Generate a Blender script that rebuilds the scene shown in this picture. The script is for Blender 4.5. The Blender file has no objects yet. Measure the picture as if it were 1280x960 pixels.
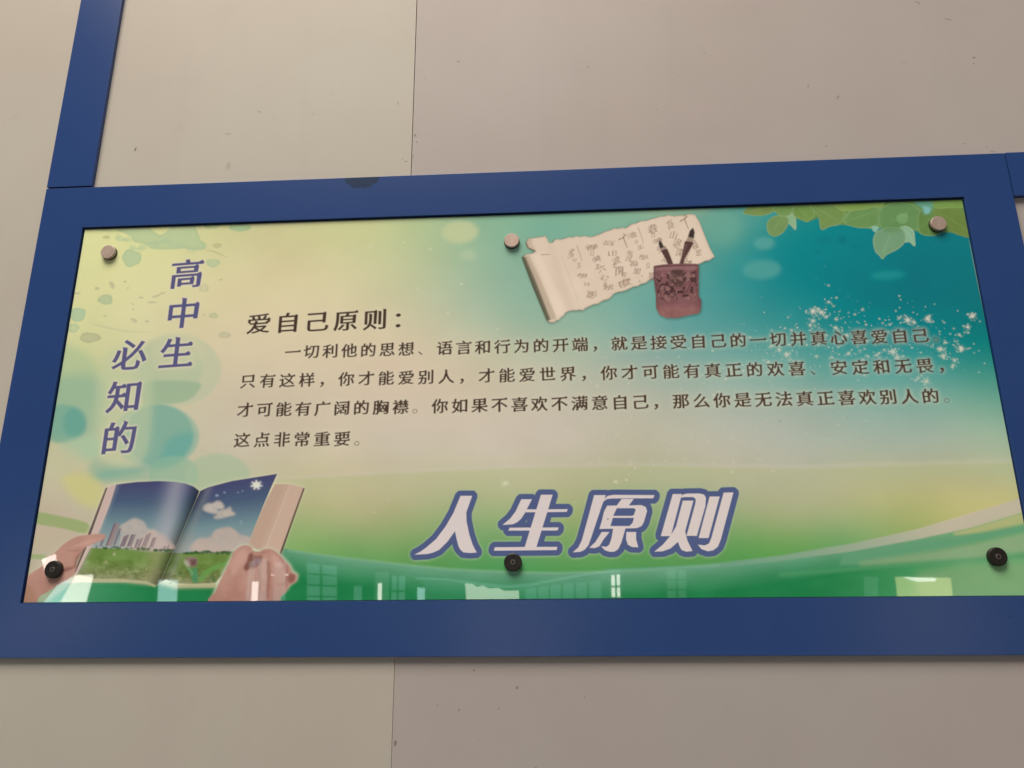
import bpy, bmesh, math, random
import numpy as np
from mathutils import Vector, Matrix, noise as mnoise

# ------------------------------------------------------------------ camera
S = 0.6                                   # metres per half poster width
PW, PH = 2.0 * S, 0.84387 * S             # visible print, 1.2 m wide
FOC, YAW, PITCH, ROLL = 941.84, -0.0554334, 0.2786754, -0.0070631
CAM = np.array([1.0880720, -1.5324608, 0.00026447]) * S

def cam_basis():
    cy, sy, cp, sp, cr, sr = (math.cos(YAW), math.sin(YAW), math.cos(PITCH),
                              math.sin(PITCH), math.cos(ROLL), math.sin(ROLL))
    f = np.array([sy * cp, cy * cp, sp]); r = np.array([cy, -sy, 0.0]); u = np.cross(r, f)
    return r * cr + u * sr, -r * sr + u * cr, f
CR, CU, CF = cam_basis()
scene = bpy.context.scene
col = scene.collection
cd = bpy.data.cameras.new('camera'); cam = bpy.data.objects.new('camera', cd); col.objects.link(cam)
cd.sensor_fit = 'HORIZONTAL'; cd.sensor_width = 36.0; cd.lens = FOC / 1280 * 36.0
cd.clip_start = 0.01; cd.clip_end = 200
m = Matrix.Identity(4)
for i in range(3):
    m[i][0], m[i][1], m[i][2], m[i][3] = CR[i], CU[i], -CF[i], CAM[i]
cam.matrix_world = m
scene.camera = cam

# ------------------------------------------------------------------ light
world = bpy.data.worlds.new('World'); scene.world = world; world.use_nodes = True
bg = world.node_tree.nodes['Background']
LCOL = (1.0, 0.868, 0.715); AMB = 0.143
LAMP = dict(loc=(-0.4, -2.6, 4.2), aim=(-0.4, -2.59, 0.0), sx=3.3, sy=3.0, rad=11.2)
bg.inputs[0].default_value = LCOL + (1,); bg.inputs[1].default_value = AMB
def area(name, loc, target, size, power, color):
    l = bpy.data.lights.new(name, 'AREA'); l.shape = 'RECTANGLE'; l.size, l.size_y = size
    l.energy = power; l.color = color
    o = bpy.data.objects.new(name, l); col.objects.link(o); o.location = loc
    o.rotation_euler = (Vector(target) - Vector(loc)).to_track_quat('-Z', 'Y').to_euler()
    return o
area('overhead_lamp', LAMP['loc'], LAMP['aim'], (LAMP['sx'], LAMP['sy']), LAMP['rad'] * math.pi * LAMP['sx'] * LAMP['sy'], LCOL)  # unseen area lamp added overhead to grade the light down the wall
vs = scene.view_settings
scene.display_settings.display_device = 'sRGB'
vs.view_transform = 'Standard'; vs.look = 'None'; vs.exposure = 0.06; vs.gamma = 1.0
scene.cycles.use_denoising = True
scene.cycles.max_bounces = 6
scene.cycles.filter_width = 1.5

# ------------------------------------------------------------------ helpers
def lin(c):
    c = np.asarray(c, float) / 255.0
    return np.where(c <= 0.04045, c / 12.92, ((c + 0.055) / 1.055) ** 2.4)
def tag(o, label=None, cat=None, group=None, kind=None):
    for k, v in (('label', label), ('category', cat), ('group', group), ('kind', kind)):
        if v: o[k] = v
    return o
def link(name, me, parent=None, mats=()):
    o = bpy.data.objects.new(name, me); col.objects.link(o)
    for mt in mats: me.materials.append(mt)
    if parent: o.parent = parent
    return o
def empty(name, loc):
    o = bpy.data.objects.new(name, None); col.objects.link(o); o.location = loc
    o.empty_display_size = 0.05
    return o
def box_bm(bm, x0, x1, y0, y1, z0, z1):
    v = [bm.verts.new((x, y, z)) for x in (x0, x1) for y in (y0, y1) for z in (z0, z1)]
    for f in ((0, 1, 3, 2), (4, 6, 7, 5), (0, 4, 5, 1), (2, 3, 7, 6), (0, 2, 6, 4), (1, 5, 7, 3)):
        bm.faces.new([v[i] for i in f])
def finish(bm, name, mats, parent=None, bevel=0.0, seg=2, smooth=False):
    bmesh.ops.recalc_face_normals(bm, faces=bm.faces)
    if bevel:
        ed = [e for e in bm.edges if len(e.link_faces) == 2 and e.calc_face_angle(0) > 0.5]
        bmesh.ops.bevel(bm, geom=ed, offset=bevel, segments=seg, affect='EDGES', profile=0.6)
    me = bpy.data.meshes.new(name); bm.to_mesh(me); bm.free()
    if smooth:
        for p in me.polygons: p.use_smooth = True
    return link(name, me, parent, mats)
def project(P):
    V = np.asarray(P, float) - CAM
    z = V @ CF
    return np.stack([640 + FOC * (V @ CR) / z, 480 - FOC * (V @ CU) / z], -1)
def back(px, py, y):
    px = np.asarray(px, float); py = np.asarray(py, float)
    v = CF + np.multiply.outer((px - 640) / FOC, CR) - np.multiply.outer((py - 480) / FOC, CU)
    t = (y - CAM[1]) / v[..., 1]
    return CAM + v * t[..., None]

class Mat:
    def __init__(s, name):
        s.m = bpy.data.materials.new(name); s.m.use_nodes = True
        s.t = s.m.node_tree; s.N = s.t.nodes; s.L = s.t.links
        s.p = s.N['Principled BSDF']
    def n(s, kind, **kw):
        nd = s.N.new(kind)
        for k, v in kw.items(): setattr(nd, k, v)
        return nd
    def set(s, **kw):
        for k, v in kw.items():
            s.p.inputs[k.replace('_', ' ')].default_value = v
    def noise(s, scale, detail=3, rough=0.5, vec=None, dim='3D'):
        nd = s.n('ShaderNodeTexNoise'); nd.inputs['Scale'].default_value = scale
        nd.inputs['Detail'].default_value = detail; nd.inputs['Roughness'].default_value = rough
        if vec is not None: s.L.new(vec, nd.inputs['Vector'])
        return nd.outputs['Fac']
    def coord(s):
        if not hasattr(s, '_c'):
            s._c = s.n('ShaderNodeTexCoord').outputs['Object']
        return s._c
    def ramp(s, fac, stops):
        r = s.n('ShaderNodeValToRGB'); s.L.new(fac, r.inputs[0])
        e = r.color_ramp.elements
        while len(e) < len(stops): e.new(0.5)
        for i, (p, c) in enumerate(stops):
            e[i].position = p; e[i].color = tuple(c) + (1,) if len(c) == 3 else c
        return r.outputs[0]
    def math(s, op, a, b=None, clamp=False):
        nd = s.n('ShaderNodeMath', operation=op, use_clamp=clamp)
        for i, x in enumerate((a, b)):
            if x is None: continue
            if isinstance(x, (int, float)): nd.inputs[i].default_value = x
            else: s.L.new(x, nd.inputs[i])
        return nd.outputs[0]
    def mix(s, fac, a, b, mode='MIX'):
        nd = s.n('ShaderNodeMix', data_type='RGBA', blend_type=mode)
        for i, x in ((0, fac), (6, a), (7, b)):
            if isinstance(x, (int, float)): nd.inputs[i].default_value = x
            elif isinstance(x, tuple): nd.inputs[i].default_value = x + (1,) if len(x) == 3 else x
            else: s.L.new(x, nd.inputs[i])
        return nd.outputs[2]
    def bump(s, h, strength, dist, target='Normal'):
        b = s.n('ShaderNodeBump'); b.inputs['Strength'].default_value = strength
        b.inputs['Distance'].default_value = dist; s.L.new(h, b.inputs['Height'])
        s.L.new(b.outputs[0], s.p.inputs[target])
    def spots(s, pts, base, colr, hard=1.0):
        """pts: (x, z, rx, rz, angle, strength) marks on the XZ plane in object space"""
        sep = s.n('ShaderNodeSeparateXYZ'); 
        wob = s.n('ShaderNodeTexNoise'); wob.inputs['Scale'].default_value = 170
        s.L.new(s.coord(), wob.inputs['Vector'])
        sub = s.n('ShaderNodeVectorMath', operation='SUBTRACT'); s.L.new(wob.outputs['Color'], sub.inputs[0])
        sub.inputs[1].default_value = (.5, .5, .5)
        scl = s.n('ShaderNodeVectorMath', operation='SCALE'); s.L.new(sub.outputs[0], scl.inputs[0]); scl.inputs['Scale'].default_value = 0.006
        add = s.n('ShaderNodeVectorMath', operation='ADD'); s.L.new(scl.outputs[0], add.inputs[0]); s.L.new(s.coord(), add.inputs[1])
        s.L.new(add.outputs[0], sep.inputs[0])
        X, Z = sep.outputs[0], sep.outputs[2]
        tot = None
        for (x, z, rx, rz, a, st) in pts:
            dx = s.math('SUBTRACT', X, x); dz = s.math('SUBTRACT', Z, z)
            ca, sa = math.cos(a), math.sin(a)
            u = s.math('DIVIDE', s.math('ADD', s.math('MULTIPLY', dx, ca), s.math('MULTIPLY', dz, sa)), rx)
            v = s.math('DIVIDE', s.math('SUBTRACT', s.math('MULTIPLY', dz, ca), s.math('MULTIPLY', dx, sa)), rz)
            d = s.math('ADD', s.math('MULTIPLY', u, u), s.math('MULTIPLY', v, v))
            k = s.math('MULTIPLY', s.math('MULTIPLY', s.math('SUBTRACT', 1.35 if hard == 1 else 1.0, d, True), hard, True), st)
            tot = k if tot is None else s.math('MAXIMUM', tot, k)
        return s.mix(tot, base, colr)

# ------------------------------------------------------------------ the print on the board
FACE_Y = 0.0035                                   # front face of the acrylic sheet
X0, X1, Z0, Z1 = -0.0015, PW + 0.0045, -0.0015, PH + 0.0015
TW, TH = 2560, 1092
def tex_xyz():
    u = (np.arange(TW) + .5) / TW; v = (np.arange(TH) + .5) / TH
    U, V = np.meshgrid(u, v)
    return U, V
U_, V_ = tex_xyz()                                # V_ runs DOWN the print
_w = np.stack([X0 + U_ * (X1 - X0), np.full_like(U_, FACE_Y), Z1 - V_ * (Z1 - Z0)], -1)
_pp = project(_w); PX, PY = _pp[..., 0].astype(np.float32), _pp[..., 1].astype(np.float32)
del _w, _pp
def to_tex(pts):
    pts = np.asarray(pts, float)
    w = back(pts[:, 0], pts[:, 1], FACE_Y)
    return np.stack([(w[:, 0] - X0) / (X1 - X0) * TW, (Z1 - w[:, 2]) / (Z1 - Z0) * TH], 1)
TPP = 2.0                                          # texels per photo pixel, about
IMG = np.zeros((TH, TW, 3), np.float32)            # linear colours, as seen in even light

def raster(loops, pad=0, sub=4):
    """anti-aliased non-zero fill of loops given in texel coordinates -> mask, (y0,y1,x0,x1)"""
    allp = np.concatenate(loops)
    x0 = max(int(allp[:, 0].min()) - pad - 2, 0); x1 = min(int(allp[:, 0].max()) + pad + 3, TW)
    y0 = max(int(allp[:, 1].min()) - pad - 2, 0); y1 = min(int(allp[:, 1].max()) + pad + 3, TH)
    if x1 <= x0 or y1 <= y0: return None, None
    W, H = x1 - x0, (y1 - y0) * sub
    R, Xc, Sg = [], [], []
    for lp in loops:
        a = lp - np.array([x0, y0]); a = a * np.array([1, sub]); b = np.roll(a, -1, 0)
        up = a[:, 1] > b[:, 1]
        lo = np.where(up[:, None], b, a); hi = np.where(up[:, None], a, b)
        r0 = np.ceil(lo[:, 1] - .5).astype(int); r1 = np.ceil(hi[:, 1] - .5).astype(int)
        r0 = np.clip(r0, 0, H); r1 = np.clip(r1, 0, H)
        n = r1 - r0
        if n.sum() == 0: continue
        idx = np.repeat(np.arange(len(n)), n)
        rows = np.arange(n.sum()) - np.repeat(np.cumsum(n) - n, n) + r0[idx]
        t = (rows + .5 - lo[idx, 1]) / (hi[idx, 1] - lo[idx, 1])
        R.append(rows); Xc.append(lo[idx, 0] + t * (hi[idx, 0] - lo[idx, 0])); Sg.append(np.where(up[idx], -1, 1))
    m_ = np.zeros((H, W + 2), np.float32)
    if R:
        R = np.concatenate(R); Xc = np.clip(np.concatenate(Xc), 0, W); Sg = np.concatenate(Sg)
        o = np.lexsort((Xc, R)); R, Xc, Sg = R[o], Xc[o], Sg[o]
        cs = np.cumsum(Sg)                          # closed loops: each row sums to zero
        inside = cs != 0
        start = inside & (np.concatenate([[0], cs[:-1]]) == 0)
        end = (~inside) & (np.concatenate([[0], cs[:-1]]) != 0)
        def acc(r, x, s):
            xi = np.floor(x).astype(int); fr = x - xi
            np.add.at(m_, (r, xi), s * (1 - fr)); np.add.at(m_, (r, xi + 1), s * fr)
        acc(R[start], Xc[start], 1.0); acc(R[end], Xc[end], -1.0)
    m_ = np.cumsum(m_, 1)[:, :W].reshape(y1 - y0, sub, W).mean(1)
    return np.clip(m_, 0, 1), (y0, y1, x0, x1)
def blur(a, s):
    if s <= 0.05: return a
    n = int(math.ceil(s * 3)); k = np.exp(-.5 * (np.arange(-n, n + 1) / s) ** 2); k /= k.sum()
    def conv(a):
        L = a.shape[1] + 2 * n; p = np.pad(a, ((0, 0), (n, n)), mode='edge')
        F = np.fft.rfft(p, L + 2 * n, axis=1) * np.fft.rfft(k, L + 2 * n)
        return np.fft.irfft(F, L + 2 * n, axis=1)[:, 2 * n:2 * n + a.shape[1]]
    return conv(conv(a).T).T.astype(np.float32)
def comp(mask, bb, color, alpha=1.0):
    y0, y1, x0, x1 = bb
    if callable(color): c = lin(color(PX[y0:y1, x0:x1], PY[y0:y1, x0:x1]))
    else: c = lin(color)
    a = (mask * alpha)[..., None]
    IMG[y0:y1, x0:x1] = IMG[y0:y1, x0:x1] * (1 - a) + c * a
def smooth_pts(p, k=6):
    p = np.asarray(p, float); n = len(p); out = []
    for i in range(n):
        a, b, c, d = p[i - 1], p[i], p[(i + 1) % n], p[(i + 2) % n]
        for t in np.arange(k) / k:
            out.append(.5 * ((2 * b) + (c - a) * t + (2 * a - 5 * b + 4 * c - d) * t * t + (3 * b - a - 3 * c + d) * t ** 3))
    return np.array(out)
class Crop:                                        # points read off an enlarged crop of the print
    def __init__(s, ox, oy, k): s.o = np.array([ox, oy], float); s.k = k
    def __call__(s, pts): return s.o + np.asarray(pts, float) / s.k
def ccw(p):
    a = p; b = np.roll(p, -1, 0)
    return p if (a[:, 0] * b[:, 1] - b[:, 0] * a[:, 1]).sum() > 0 else p[::-1]
def shape(polys, color, alpha=1.0, soft=0.0, smooth=False, holes=(), tex=None):
    lp = [ccw(to_tex(smooth_pts(p) if smooth else p)) for p in polys]
    lp += [ccw(to_tex(smooth_pts(p) if smooth else p))[::-1] for p in holes]
    mk, bb = raster(lp, int(soft * TPP * 3) + 1)
    if mk is None: return
    if soft: mk = blur(mk, soft * TPP)
    if tex is not None: mk = mk * tex(PX[bb[0]:bb[1], bb[2]:bb[3]], PY[bb[0]:bb[1], bb[2]:bb[3]])
    comp(mk, bb, color, alpha)
    return mk, bb
def ell(cx, cy, rx, ry, a=0.0, n=28, wob=0.0, seed=0):
    t = np.arange(n) / n * 2 * math.pi; r = 1 + wob * np.sin(3 * t + seed) * .6 + wob * np.sin(5 * t + seed * 2.3) * .4
    x, y = rx * r * np.cos(t), ry * r * np.sin(t)
    return np.stack([cx + x * math.cos(a) - y * math.sin(a), cy + x * math.sin(a) + y * math.cos(a)], 1)
def stroke(pts, w, color, alpha=1.0, soft=0.3):
    p = np.asarray(pts, float); d = np.gradient(p, axis=0); d /= np.linalg.norm(d, axis=1)[:, None] + 1e-9
    nrm = np.stack([-d[:, 1], d[:, 0]], 1); w = np.broadcast_to(np.asarray(w, float), (len(p),))[:, None] / 2
    shape([np.concatenate([p + nrm * w, (p - nrm * w)[::-1]])], color, alpha, soft)
rng = np.random.default_rng(7)
def vnoise(X, Y, scale, seed=0, octv=3):
    """smooth value noise, -1..1"""
    r = np.random.default_rng(seed); out = 0; amp = 1; tot = 0
    for o in range(octv):
        g = r.random((64, 64)) * 2 - 1
        x = X / scale * 2 ** o; y = Y / scale * 2 ** o
        xi = np.floor(x).astype(int); yi = np.floor(y).astype(int); fx = x - xi; fy = y - yi
        fx = fx * fx * (3 - 2 * fx); fy = fy * fy * (3 - 2 * fy)
        a = g[yi % 64, xi % 64]; b = g[yi % 64, (xi + 1) % 64]; c = g[(yi + 1) % 64, xi % 64]; d = g[(yi + 1) % 64, (xi + 1) % 64]
        out = out + amp * ((a * (1 - fx) + b * fx) * (1 - fy) + (c * (1 - fx) + d * fx) * fy); tot += amp; amp *= .5
    return out / tot

# --- ground colours of the print, interpolated between samples (x, y, r, g, b)
BG = """40 700 178 162 138|60 660 182 166 142|75 610 186 172 142|95 560 192 182 142|100 500 186 186 138|100 440 200 196 142
110 290 214 208 146|110 350 212 204 146|115 400 208 200 146|200 300 208 202 142|200 350 210 200 148|200 420 206 194 150|160 400 208 198 148
300 290 198 189 138|300 350 210 194 148|300 420 208 188 152|384 285 197 186 137|420 275 192 188 134|420 350 206 192 148|480 300 188 188 138|530 275 176 186 136|530 330 180 184 142|530 380 188 184 148
600 270 138 172 138|600 330 148 172 142|600 390 166 178 150|640 330 138 168 142|640 390 150 172 146|700 262 128 168 138|680 410 150 170 146
760 258 150 174 138|760 410 138 168 148|840 255 130 162 134|860 410 96 150 142|900 264 100 148 130|900 300 86 144 130|940 290 84 148 134|920 340 56 138 134|960 300 28 126 126|1000 330 16 118 120|1100 330 8 114 118|1190 330 4 108 112
1100 390 8 112 114|1210 380 0 104 106|900 390 78 142 136|820 400 110 156 146|1000 390 40 128 126|1218 430 16 114 110|1228 480 84 144 124|1050 300 14 120 122
1000 430 72 144 136|1100 440 52 134 130|1180 440 40 128 122|800 440 142 162 148|700 440 172 176 150|600 440 194 182 152|500 440 206 184 154|400 440 207 187 154
1160 480 104 152 138|1100 490 120 158 142|1000 480 128 160 144|900 480 150 166 148|1200 520 136 162 140|1000 510 156 164 148|800 500 176 172 150|600 500 194 177 151|400 500 199 180 153|320 500 196 178 152
300 560 192 177 154|500 560 194 180 158|700 560 190 176 156|900 550 178 171 152|1000 545 164 168 150|1100 545 156 168 150|1240 545 152 170 142|1000 575 172 168 148|1150 560 158 164 144
1188 586 170 165 130|1250 590 170 168 132|400 590 193 180 144|400 630 176 168 122|450 650 164 162 116|448 678 132 154 98|500 615 180 170 132|500 660 148 158 104|700 600 176 168 134|700 640 160 164 108|608 576 195 182 160|600 596 184 176 138|900 600 172 167 136|950 650 152 158 110|1000 620 168 167 128|1000 655 154 158 114|1050 640 162 163 116
1100 620 176 170 118|1180 620 180 170 112|1260 610 178 172 120|1150 650 158 162 100|1260 640 190 176 112
380 680 128 160 94|440 690 102 150 84|500 690 108 146 84|560 700 90 142 80|640 705 80 142 82|900 690 94 140 78|800 700 84 140 78|930 680 96 150 80|1000 670 116 152 84|1050 680 100 148 90|1200 640 176 168 108"""
smp = np.array([[float(q) for q in s.split()] for ln in BG.split('\n') for s in ln.split('|')])
def bg_field():
    st = 8
    gx, gy = PX[::st, ::st], PY[::st, ::st]
    q = smp[:, :2] * np.array([.72, 1.0]); K0 = 22.0 ** 2
    D_ = np.sqrt(((q[:, None] - q[None]) ** 2).sum(-1) + K0); n = len(q)
    M_ = np.zeros((n + 1, n + 1)); M_[:n, :n] = -D_ + np.eye(n) * 9.0; M_[n, :n] = M_[:n, n] = 1
    W_ = np.linalg.solve(M_, np.vstack([smp[:, 2:], np.zeros((1, 3))]))
    c = np.zeros(gx.shape + (3,)) + W_[n]
    for i in range(n):
        c -= np.sqrt((gx * .72 - q[i, 0]) ** 2 + (gy - q[i, 1]) ** 2 + K0)[..., None] * W_[i]
    c = np.clip(c, 0, 225).astype(np.float32)
    ry = (np.arange(TH) / st).clip(0, c.shape[0] - 1.001); rx = (np.arange(TW) / st).clip(0, c.shape[1] - 1.001)
    yi, xi = ry.astype(int), rx.astype(int); fy = (ry - yi)[:, None, None].astype(np.float32); fx = (rx - xi)[None, :, None].astype(np.float32)
    c = c[yi] * (1 - fy) + c[yi + 1] * fy
    c = c[:, xi] * (1 - fx) + c[:, xi + 1] * fx
    return np.stack([blur(c[..., k], 9) for k in range(3)], -1)
B = bg_field()
B += (vnoise(PX, PY * 1.3, 60, 3)[..., None] * 4)
IMG[:] = lin(B)

# soft light discs and washes in the background
for (x, y, rx, ry, c, a, s) in ((575, 290, 23, 14, (190, 190, 142), .8, 3), (585, 319, 10, 7, (175, 185, 150), .6, 2.5),
        (955, 304, 13, 8, (85, 150, 140), .8, 2.5), (952, 337, 24, 12, (80, 148, 138), .8, 3), (1110, 344, 22, 6, (40, 134, 130), .7, 3),
        (830, 262, 60, 8, (160, 178, 138), .4, 5), (905, 285, 22, 22, (105, 158, 136), .6, 7), (1030, 300, 10, 5, (4, 110, 114), .5, 1.5),
        (1053, 300, 5, 5, (0, 104, 110), .7, 1.2), (1069, 309, 3, 2, (0, 106, 110), .6, .8), (1022, 316, 4, 2, (4, 110, 114), .6, .8),
        (740, 285, 90, 26, (112, 160, 138), .5, 10), (420, 285, 70, 22, (198, 192, 136), .5, 14)):
    shape([ell(x, y, rx, ry, -.05)], c, a, s)

# water-colour blots, left
A = Crop(80, 250, 4)
def blot(pts, c, a=.8, s=.6, rim=.35):
    r = shape([A(pts)], c, a, s, smooth=True)
    if r and rim:
        mk, bb = r; e = mk * (1 - blur(mk, 2.2 * TPP)) * 2
        comp(np.clip(e, 0, 1), bb, tuple(np.array(c) - 18), rim)
blot([(265,150),(330,130),(400,120),(440,150),(480,175),(520,152),(560,120),(640,120),(670,165),(682,200),(705,215),(705,240),(680,250),(600,242),(540,246),(440,244),(415,222),(350,208),(340,185),(300,165)], (170, 184, 140), .7)
for k in range(34):
    t = k / 33; x = 270 + 430 * t; y = 225 + 18 * math.sin(t * 9) + 6 * math.sin(t * 31) - (40 if t < .15 else 0)
    shape([A(ell(x, y, 16 + 9 * math.sin(k * 2.1), 12 + 6 * math.cos(k * 1.3), 0, 12, .2, k))], (170, 184, 140), .35, .5)
blot([(150,120),(320,120),(290,152),(200,155)], (188, 192, 138), .5, 1.5)
for i, (x, y, rx, ry, c, a) in enumerate(((880,132,52,26,(158,180,134),.8),(735,128,36,16,(172,182,132),.7),(338,290,47,42,(172,186,142),.8),(745,315,34,20,(174,186,142),.7),
        (765,228,22,12,(184,178,128),.7),(208,498,36,25,(170,180,138),.8),(748,578,22,14,(184,182,140),.8),(803,675,30,15,(186,176,142),.7),(130,688,52,25,(176,172,130),.8),
        (45,640,30,22,(172,186,144),.6),(66,572,42,34,(158,182,146),.7),(212,186,18,8,(190,184,130),.8),(700,440,24,20,(190,184,142),.4))):
    blot(ell(x, y, rx, ry, 0, 16, .12, i), c, a)
for (x, y, rx, ry, an) in ((240,425,12,20,-.5),(165,443,12,8,0),(305,408,8,6,0),(350,602,18,9,.5),(415,607,11,7,0),(440,512,26,5,0),(385,488,14,5,0),(462,480,24,6,-.3),(492,466,16,5,-.3),(205,580,8,5,0),(345,545,6,5,0),(700,575,8,5,0),(345,520,6,4,0),(785,398,10,5,0),(320,440,6,4,0),(66,466,16,6,0)):
    shape([A(ell(x, y, rx, ry, an, 12, .2, x))], (180, 172, 132), .75, .5)
stroke(A([(700,248),(740,255),(780,270),(820,288)]), [.5, 1.8, 1.5, .4], (176, 172, 122), .8, .5)
stroke(A([(120,610),(200,635),(300,655),(380,660),(440,662)]), [.5, 2.0, 1.5, 1.5, .5], (184, 182, 138), .7, .8)
Cc = Crop(20, 400, 4)
def wash(pts, c, a, s): shape([Cc(pts)], c, a, s, smooth=True)
wash(ell(800, 250, 226, 180), (176, 180, 146), .6, 1.6)
wash(ell(770, 240, 160, 150), (164, 176, 140), .5, 2.5)
wash([(180,140),(330,150),(420,260),(430,420),(330,430),(200,420)], (158, 176, 134), .6, 7)
wash([(190,300),(430,305),(425,560),(300,600),(150,560)], (138, 166, 136), .7, 7)
wash([(650,312),(900,310),(915,350),(850,405),(700,425),(640,425)], (150, 168, 134), .9, 1.5)
wash(ell(700, 580, 216, 158), (140, 168, 142), .7, 1.2)
wash(ell(715, 575, 172, 152), (118, 158, 138), .8, 1.5)
wash([(760,600),(880,560),(880,620),(830,700),(760,740),(600,770),(420,800),(400,760),(560,730),(700,720)], (96, 154, 140), .7, 4)
wash(ell(230, 520, 118, 98), (112, 156, 134), .8, 2.2)
wash(ell(295, 515, 58, 78), (92, 148, 132), .7, 3.2)
wash(ell(245, 490, 190, 50), (150, 178, 136), .0, 3)
wash([(300,590),(420,580),(430,640),(420,690),(280,700),(220,640)], (160, 180, 146), .85, 4)
wash([(120,650),(260,640),(330,700),(250,790),(120,790)], (186, 178, 142), .8, 6)
wash([(380,700),(500,720),(640,760),(700,800),(560,812),(380,800)], (128, 164, 136), .6, 4)
wash(ell(790, 770, 125, 90), (134, 168, 138), .7, 1.2)
wash(ell(1010, 775, 160, 108), (158, 174, 140), .65, 1.8)
wash([(230,790),(360,770),(440,850),(400,940),(300,900)], (194, 184, 116), .75, 4)
wash([(430,200),(660,180),(650,680),(420,680)], (182, 186, 146), .55, 4.5)   # the paler ground round the upright title
wash([(700,80),(900,80),(900,230),(700,240)], (202, 190, 152), .4, 6)

hl_x = [0, 330, 480, 640, 800, 1000, 1300]; hl_y = [612, 600, 592, 585, 582, 585, 576]
shape([np.array(list(zip(hl_x, hl_y)) + [(1300, 640), (0, 640)], float)], (172, 172, 122), .42, .9,
      tex=lambda X, Y: np.clip(1 - (Y - np.interp(X, hl_x, hl_y)) / 34, 0, 1) * np.clip((X - 330) / 60, 0, 1))
stroke(list(zip(hl_x[1:], [y - 1.5 for y in hl_y[1:]])), 4, (198, 184, 164), .35, 2.0)
# wave and ribbons along the foot of the print
wave = [(20,668),(100,680),(200,684),(355,684),(380,690),(430,697),(500,705),(560,711),(640,715),(700,716),(800,713),(900,706),(960,698),(1000,692),(1080,678),(1150,662),(1200,648),(1240,635),(1290,617)]
def greens(X, Y):
    top = np.interp(X, [p[0] for p in wave], [p[1] for p in wave]); d = Y - top
    t = np.clip(d / 34, 0, 1)[..., None]; sd = np.clip((X - 1000) / 260, 0, 1)[..., None]
    a = np.array([104, 148, 116.]) * (1 - sd) + np.array([150, 164, 128.]) * sd
    b = np.array([34, 114, 64.]) * (1 - sd) + np.array([92, 150, 96.]) * sd
    lf = np.clip((190 - X) / 120, 0, 1)[..., None]; b = b * (1 - lf) + np.array([80, 142, 100.]) * lf
    return a * (1 - t) + b * t + vnoise(X, Y * 2, 40, 5)[..., None] * 6
shape([np.array([(348,684)] + wave[4:] + [(1330,770),(0,770),(0,735),(100,728),(348,728)])], greens, 1, .5)
D = Crop(880, 560, 3.2)
def band(top, bot, c, a=1., s=.6):
    shape([D(np.array(top + bot[::-1], float))], c, a, s)
band([(-400,485),(0,466),(300,430),(600,380),(850,325),(1050,265),(1340,178)], [(-400,500),(0,485),(300,452),(600,412),(850,366),(1070,318),(1340,238)],
     lambda X, Y: np.stack([np.interp(X, [850, 1020, 1180], [92, 134, 188]), np.interp(X, [850, 1020, 1180], [144, 152, 170]), np.interp(X, [850, 1020, 1180], [114, 124, 146])], -1), .85)
band([(1000,338),(1120,306),(1340,238)], [(1000,350),(1120,340),(1340,296)], (186, 170, 112), .65, 1.4)
band([(560,424),(600,420),(850,372),(1060,345),(1340,292)], [(540,470),(600,468),(850,425),(1060,382),(1340,326)], (96, 144, 106), .75, 1.4)
band([(620,458),(900,415),(1100,378),(1340,328)], [(620,472),(900,455),(1100,440),(1340,410)], (150, 160, 122), .6, 2.4)
band([(300,500),(850,456),(1100,438),(1340,415)], [(300,515),(850,470),(1100,455),(1340,442)], (80, 140, 94), .6, 1.6)
band([(850,500),(1050,462),(1340,448)], [(850,600),(1050,600),(1340,600)], (140, 160, 114), .5, 5)
E = Crop(20, 580, 5.335)
shape([E([(0,250),(300,300),(520,400),(440,560),(0,560)])], (184, 164, 140), .7, 5)
shape([E([(100,318),(300,348),(480,398),(470,462),(300,428),(100,388)])], (146, 156, 102), .95, .7, True)
shape([E([(60,596),(200,606),(215,640),(60,628)])], (146, 158, 106), .9, .7)
shape([E([(20,440),(260,440),(260,560),(20,600)])], (182, 166, 134), .5, 6)
# glow along the lower edge of the wave
stroke([(360,688),(430,697),(500,705),(560,711),(640,715),(700,716),(800,713),(900,706)], 2.4, (126, 166, 126), .55, 1.0)

# --- branch of leaves, upper right
F = Crop(900, 240, 6.4); G = Crop(1040, 240, 6.4)
shape([np.concatenate([F([(430,60),(430,150),(600,210),(700,240),(790,205),(800,285),(960,262),(1080,270),(1220,288)]), G([(330,270),(480,300),(640,290),(700,330),(760,348),(850,320),(960,325),(1020,345),(1110,358),(1100,20)])])], (98, 128, 66), 1, .6)
def leaf(cr, pts, c, vein=None, edge=(138, 160, 112), a=1.):
    c = tuple(np.array(c) * .96 + 11)
    mk, bb = shape([cr(pts)], c, a * .94, .5, smooth=True)
    e = np.clip(mk * (1 - blur(mk, .9 * TPP)) * 2.2, 0, 1); comp(e, bb, edge, .7)
    y0, y1, x0, x1 = bb; comp(mk * (.5 + .5 * vnoise(PX[y0:y1, x0:x1], PY[y0:y1, x0:x1], 7, 4)), bb, tuple(np.array(c) + 12), .5)
    if vein: stroke(cr(vein), [.3] + [.9] * (len(vein) - 2) + [.3], tuple(np.array(c) + 26), .6, .4)
leaf(F, [(185,168),(230,120),(300,95),(430,95),(440,140),(390,175),(320,190),(250,185)], (106, 122, 56), [(200,165),(300,140),(430,120)])
leaf(F, [(470,185),(540,150),(600,195),(605,300),(570,270),(530,230)], (128, 156, 112), None, (160, 176, 140))
leaf(F, [(375,260),(400,215),(450,190),(520,195),(550,225),(535,280),(490,335),(430,355),(385,325)], (104, 126, 66), [(500,200),(450,270),(420,340)])
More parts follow.
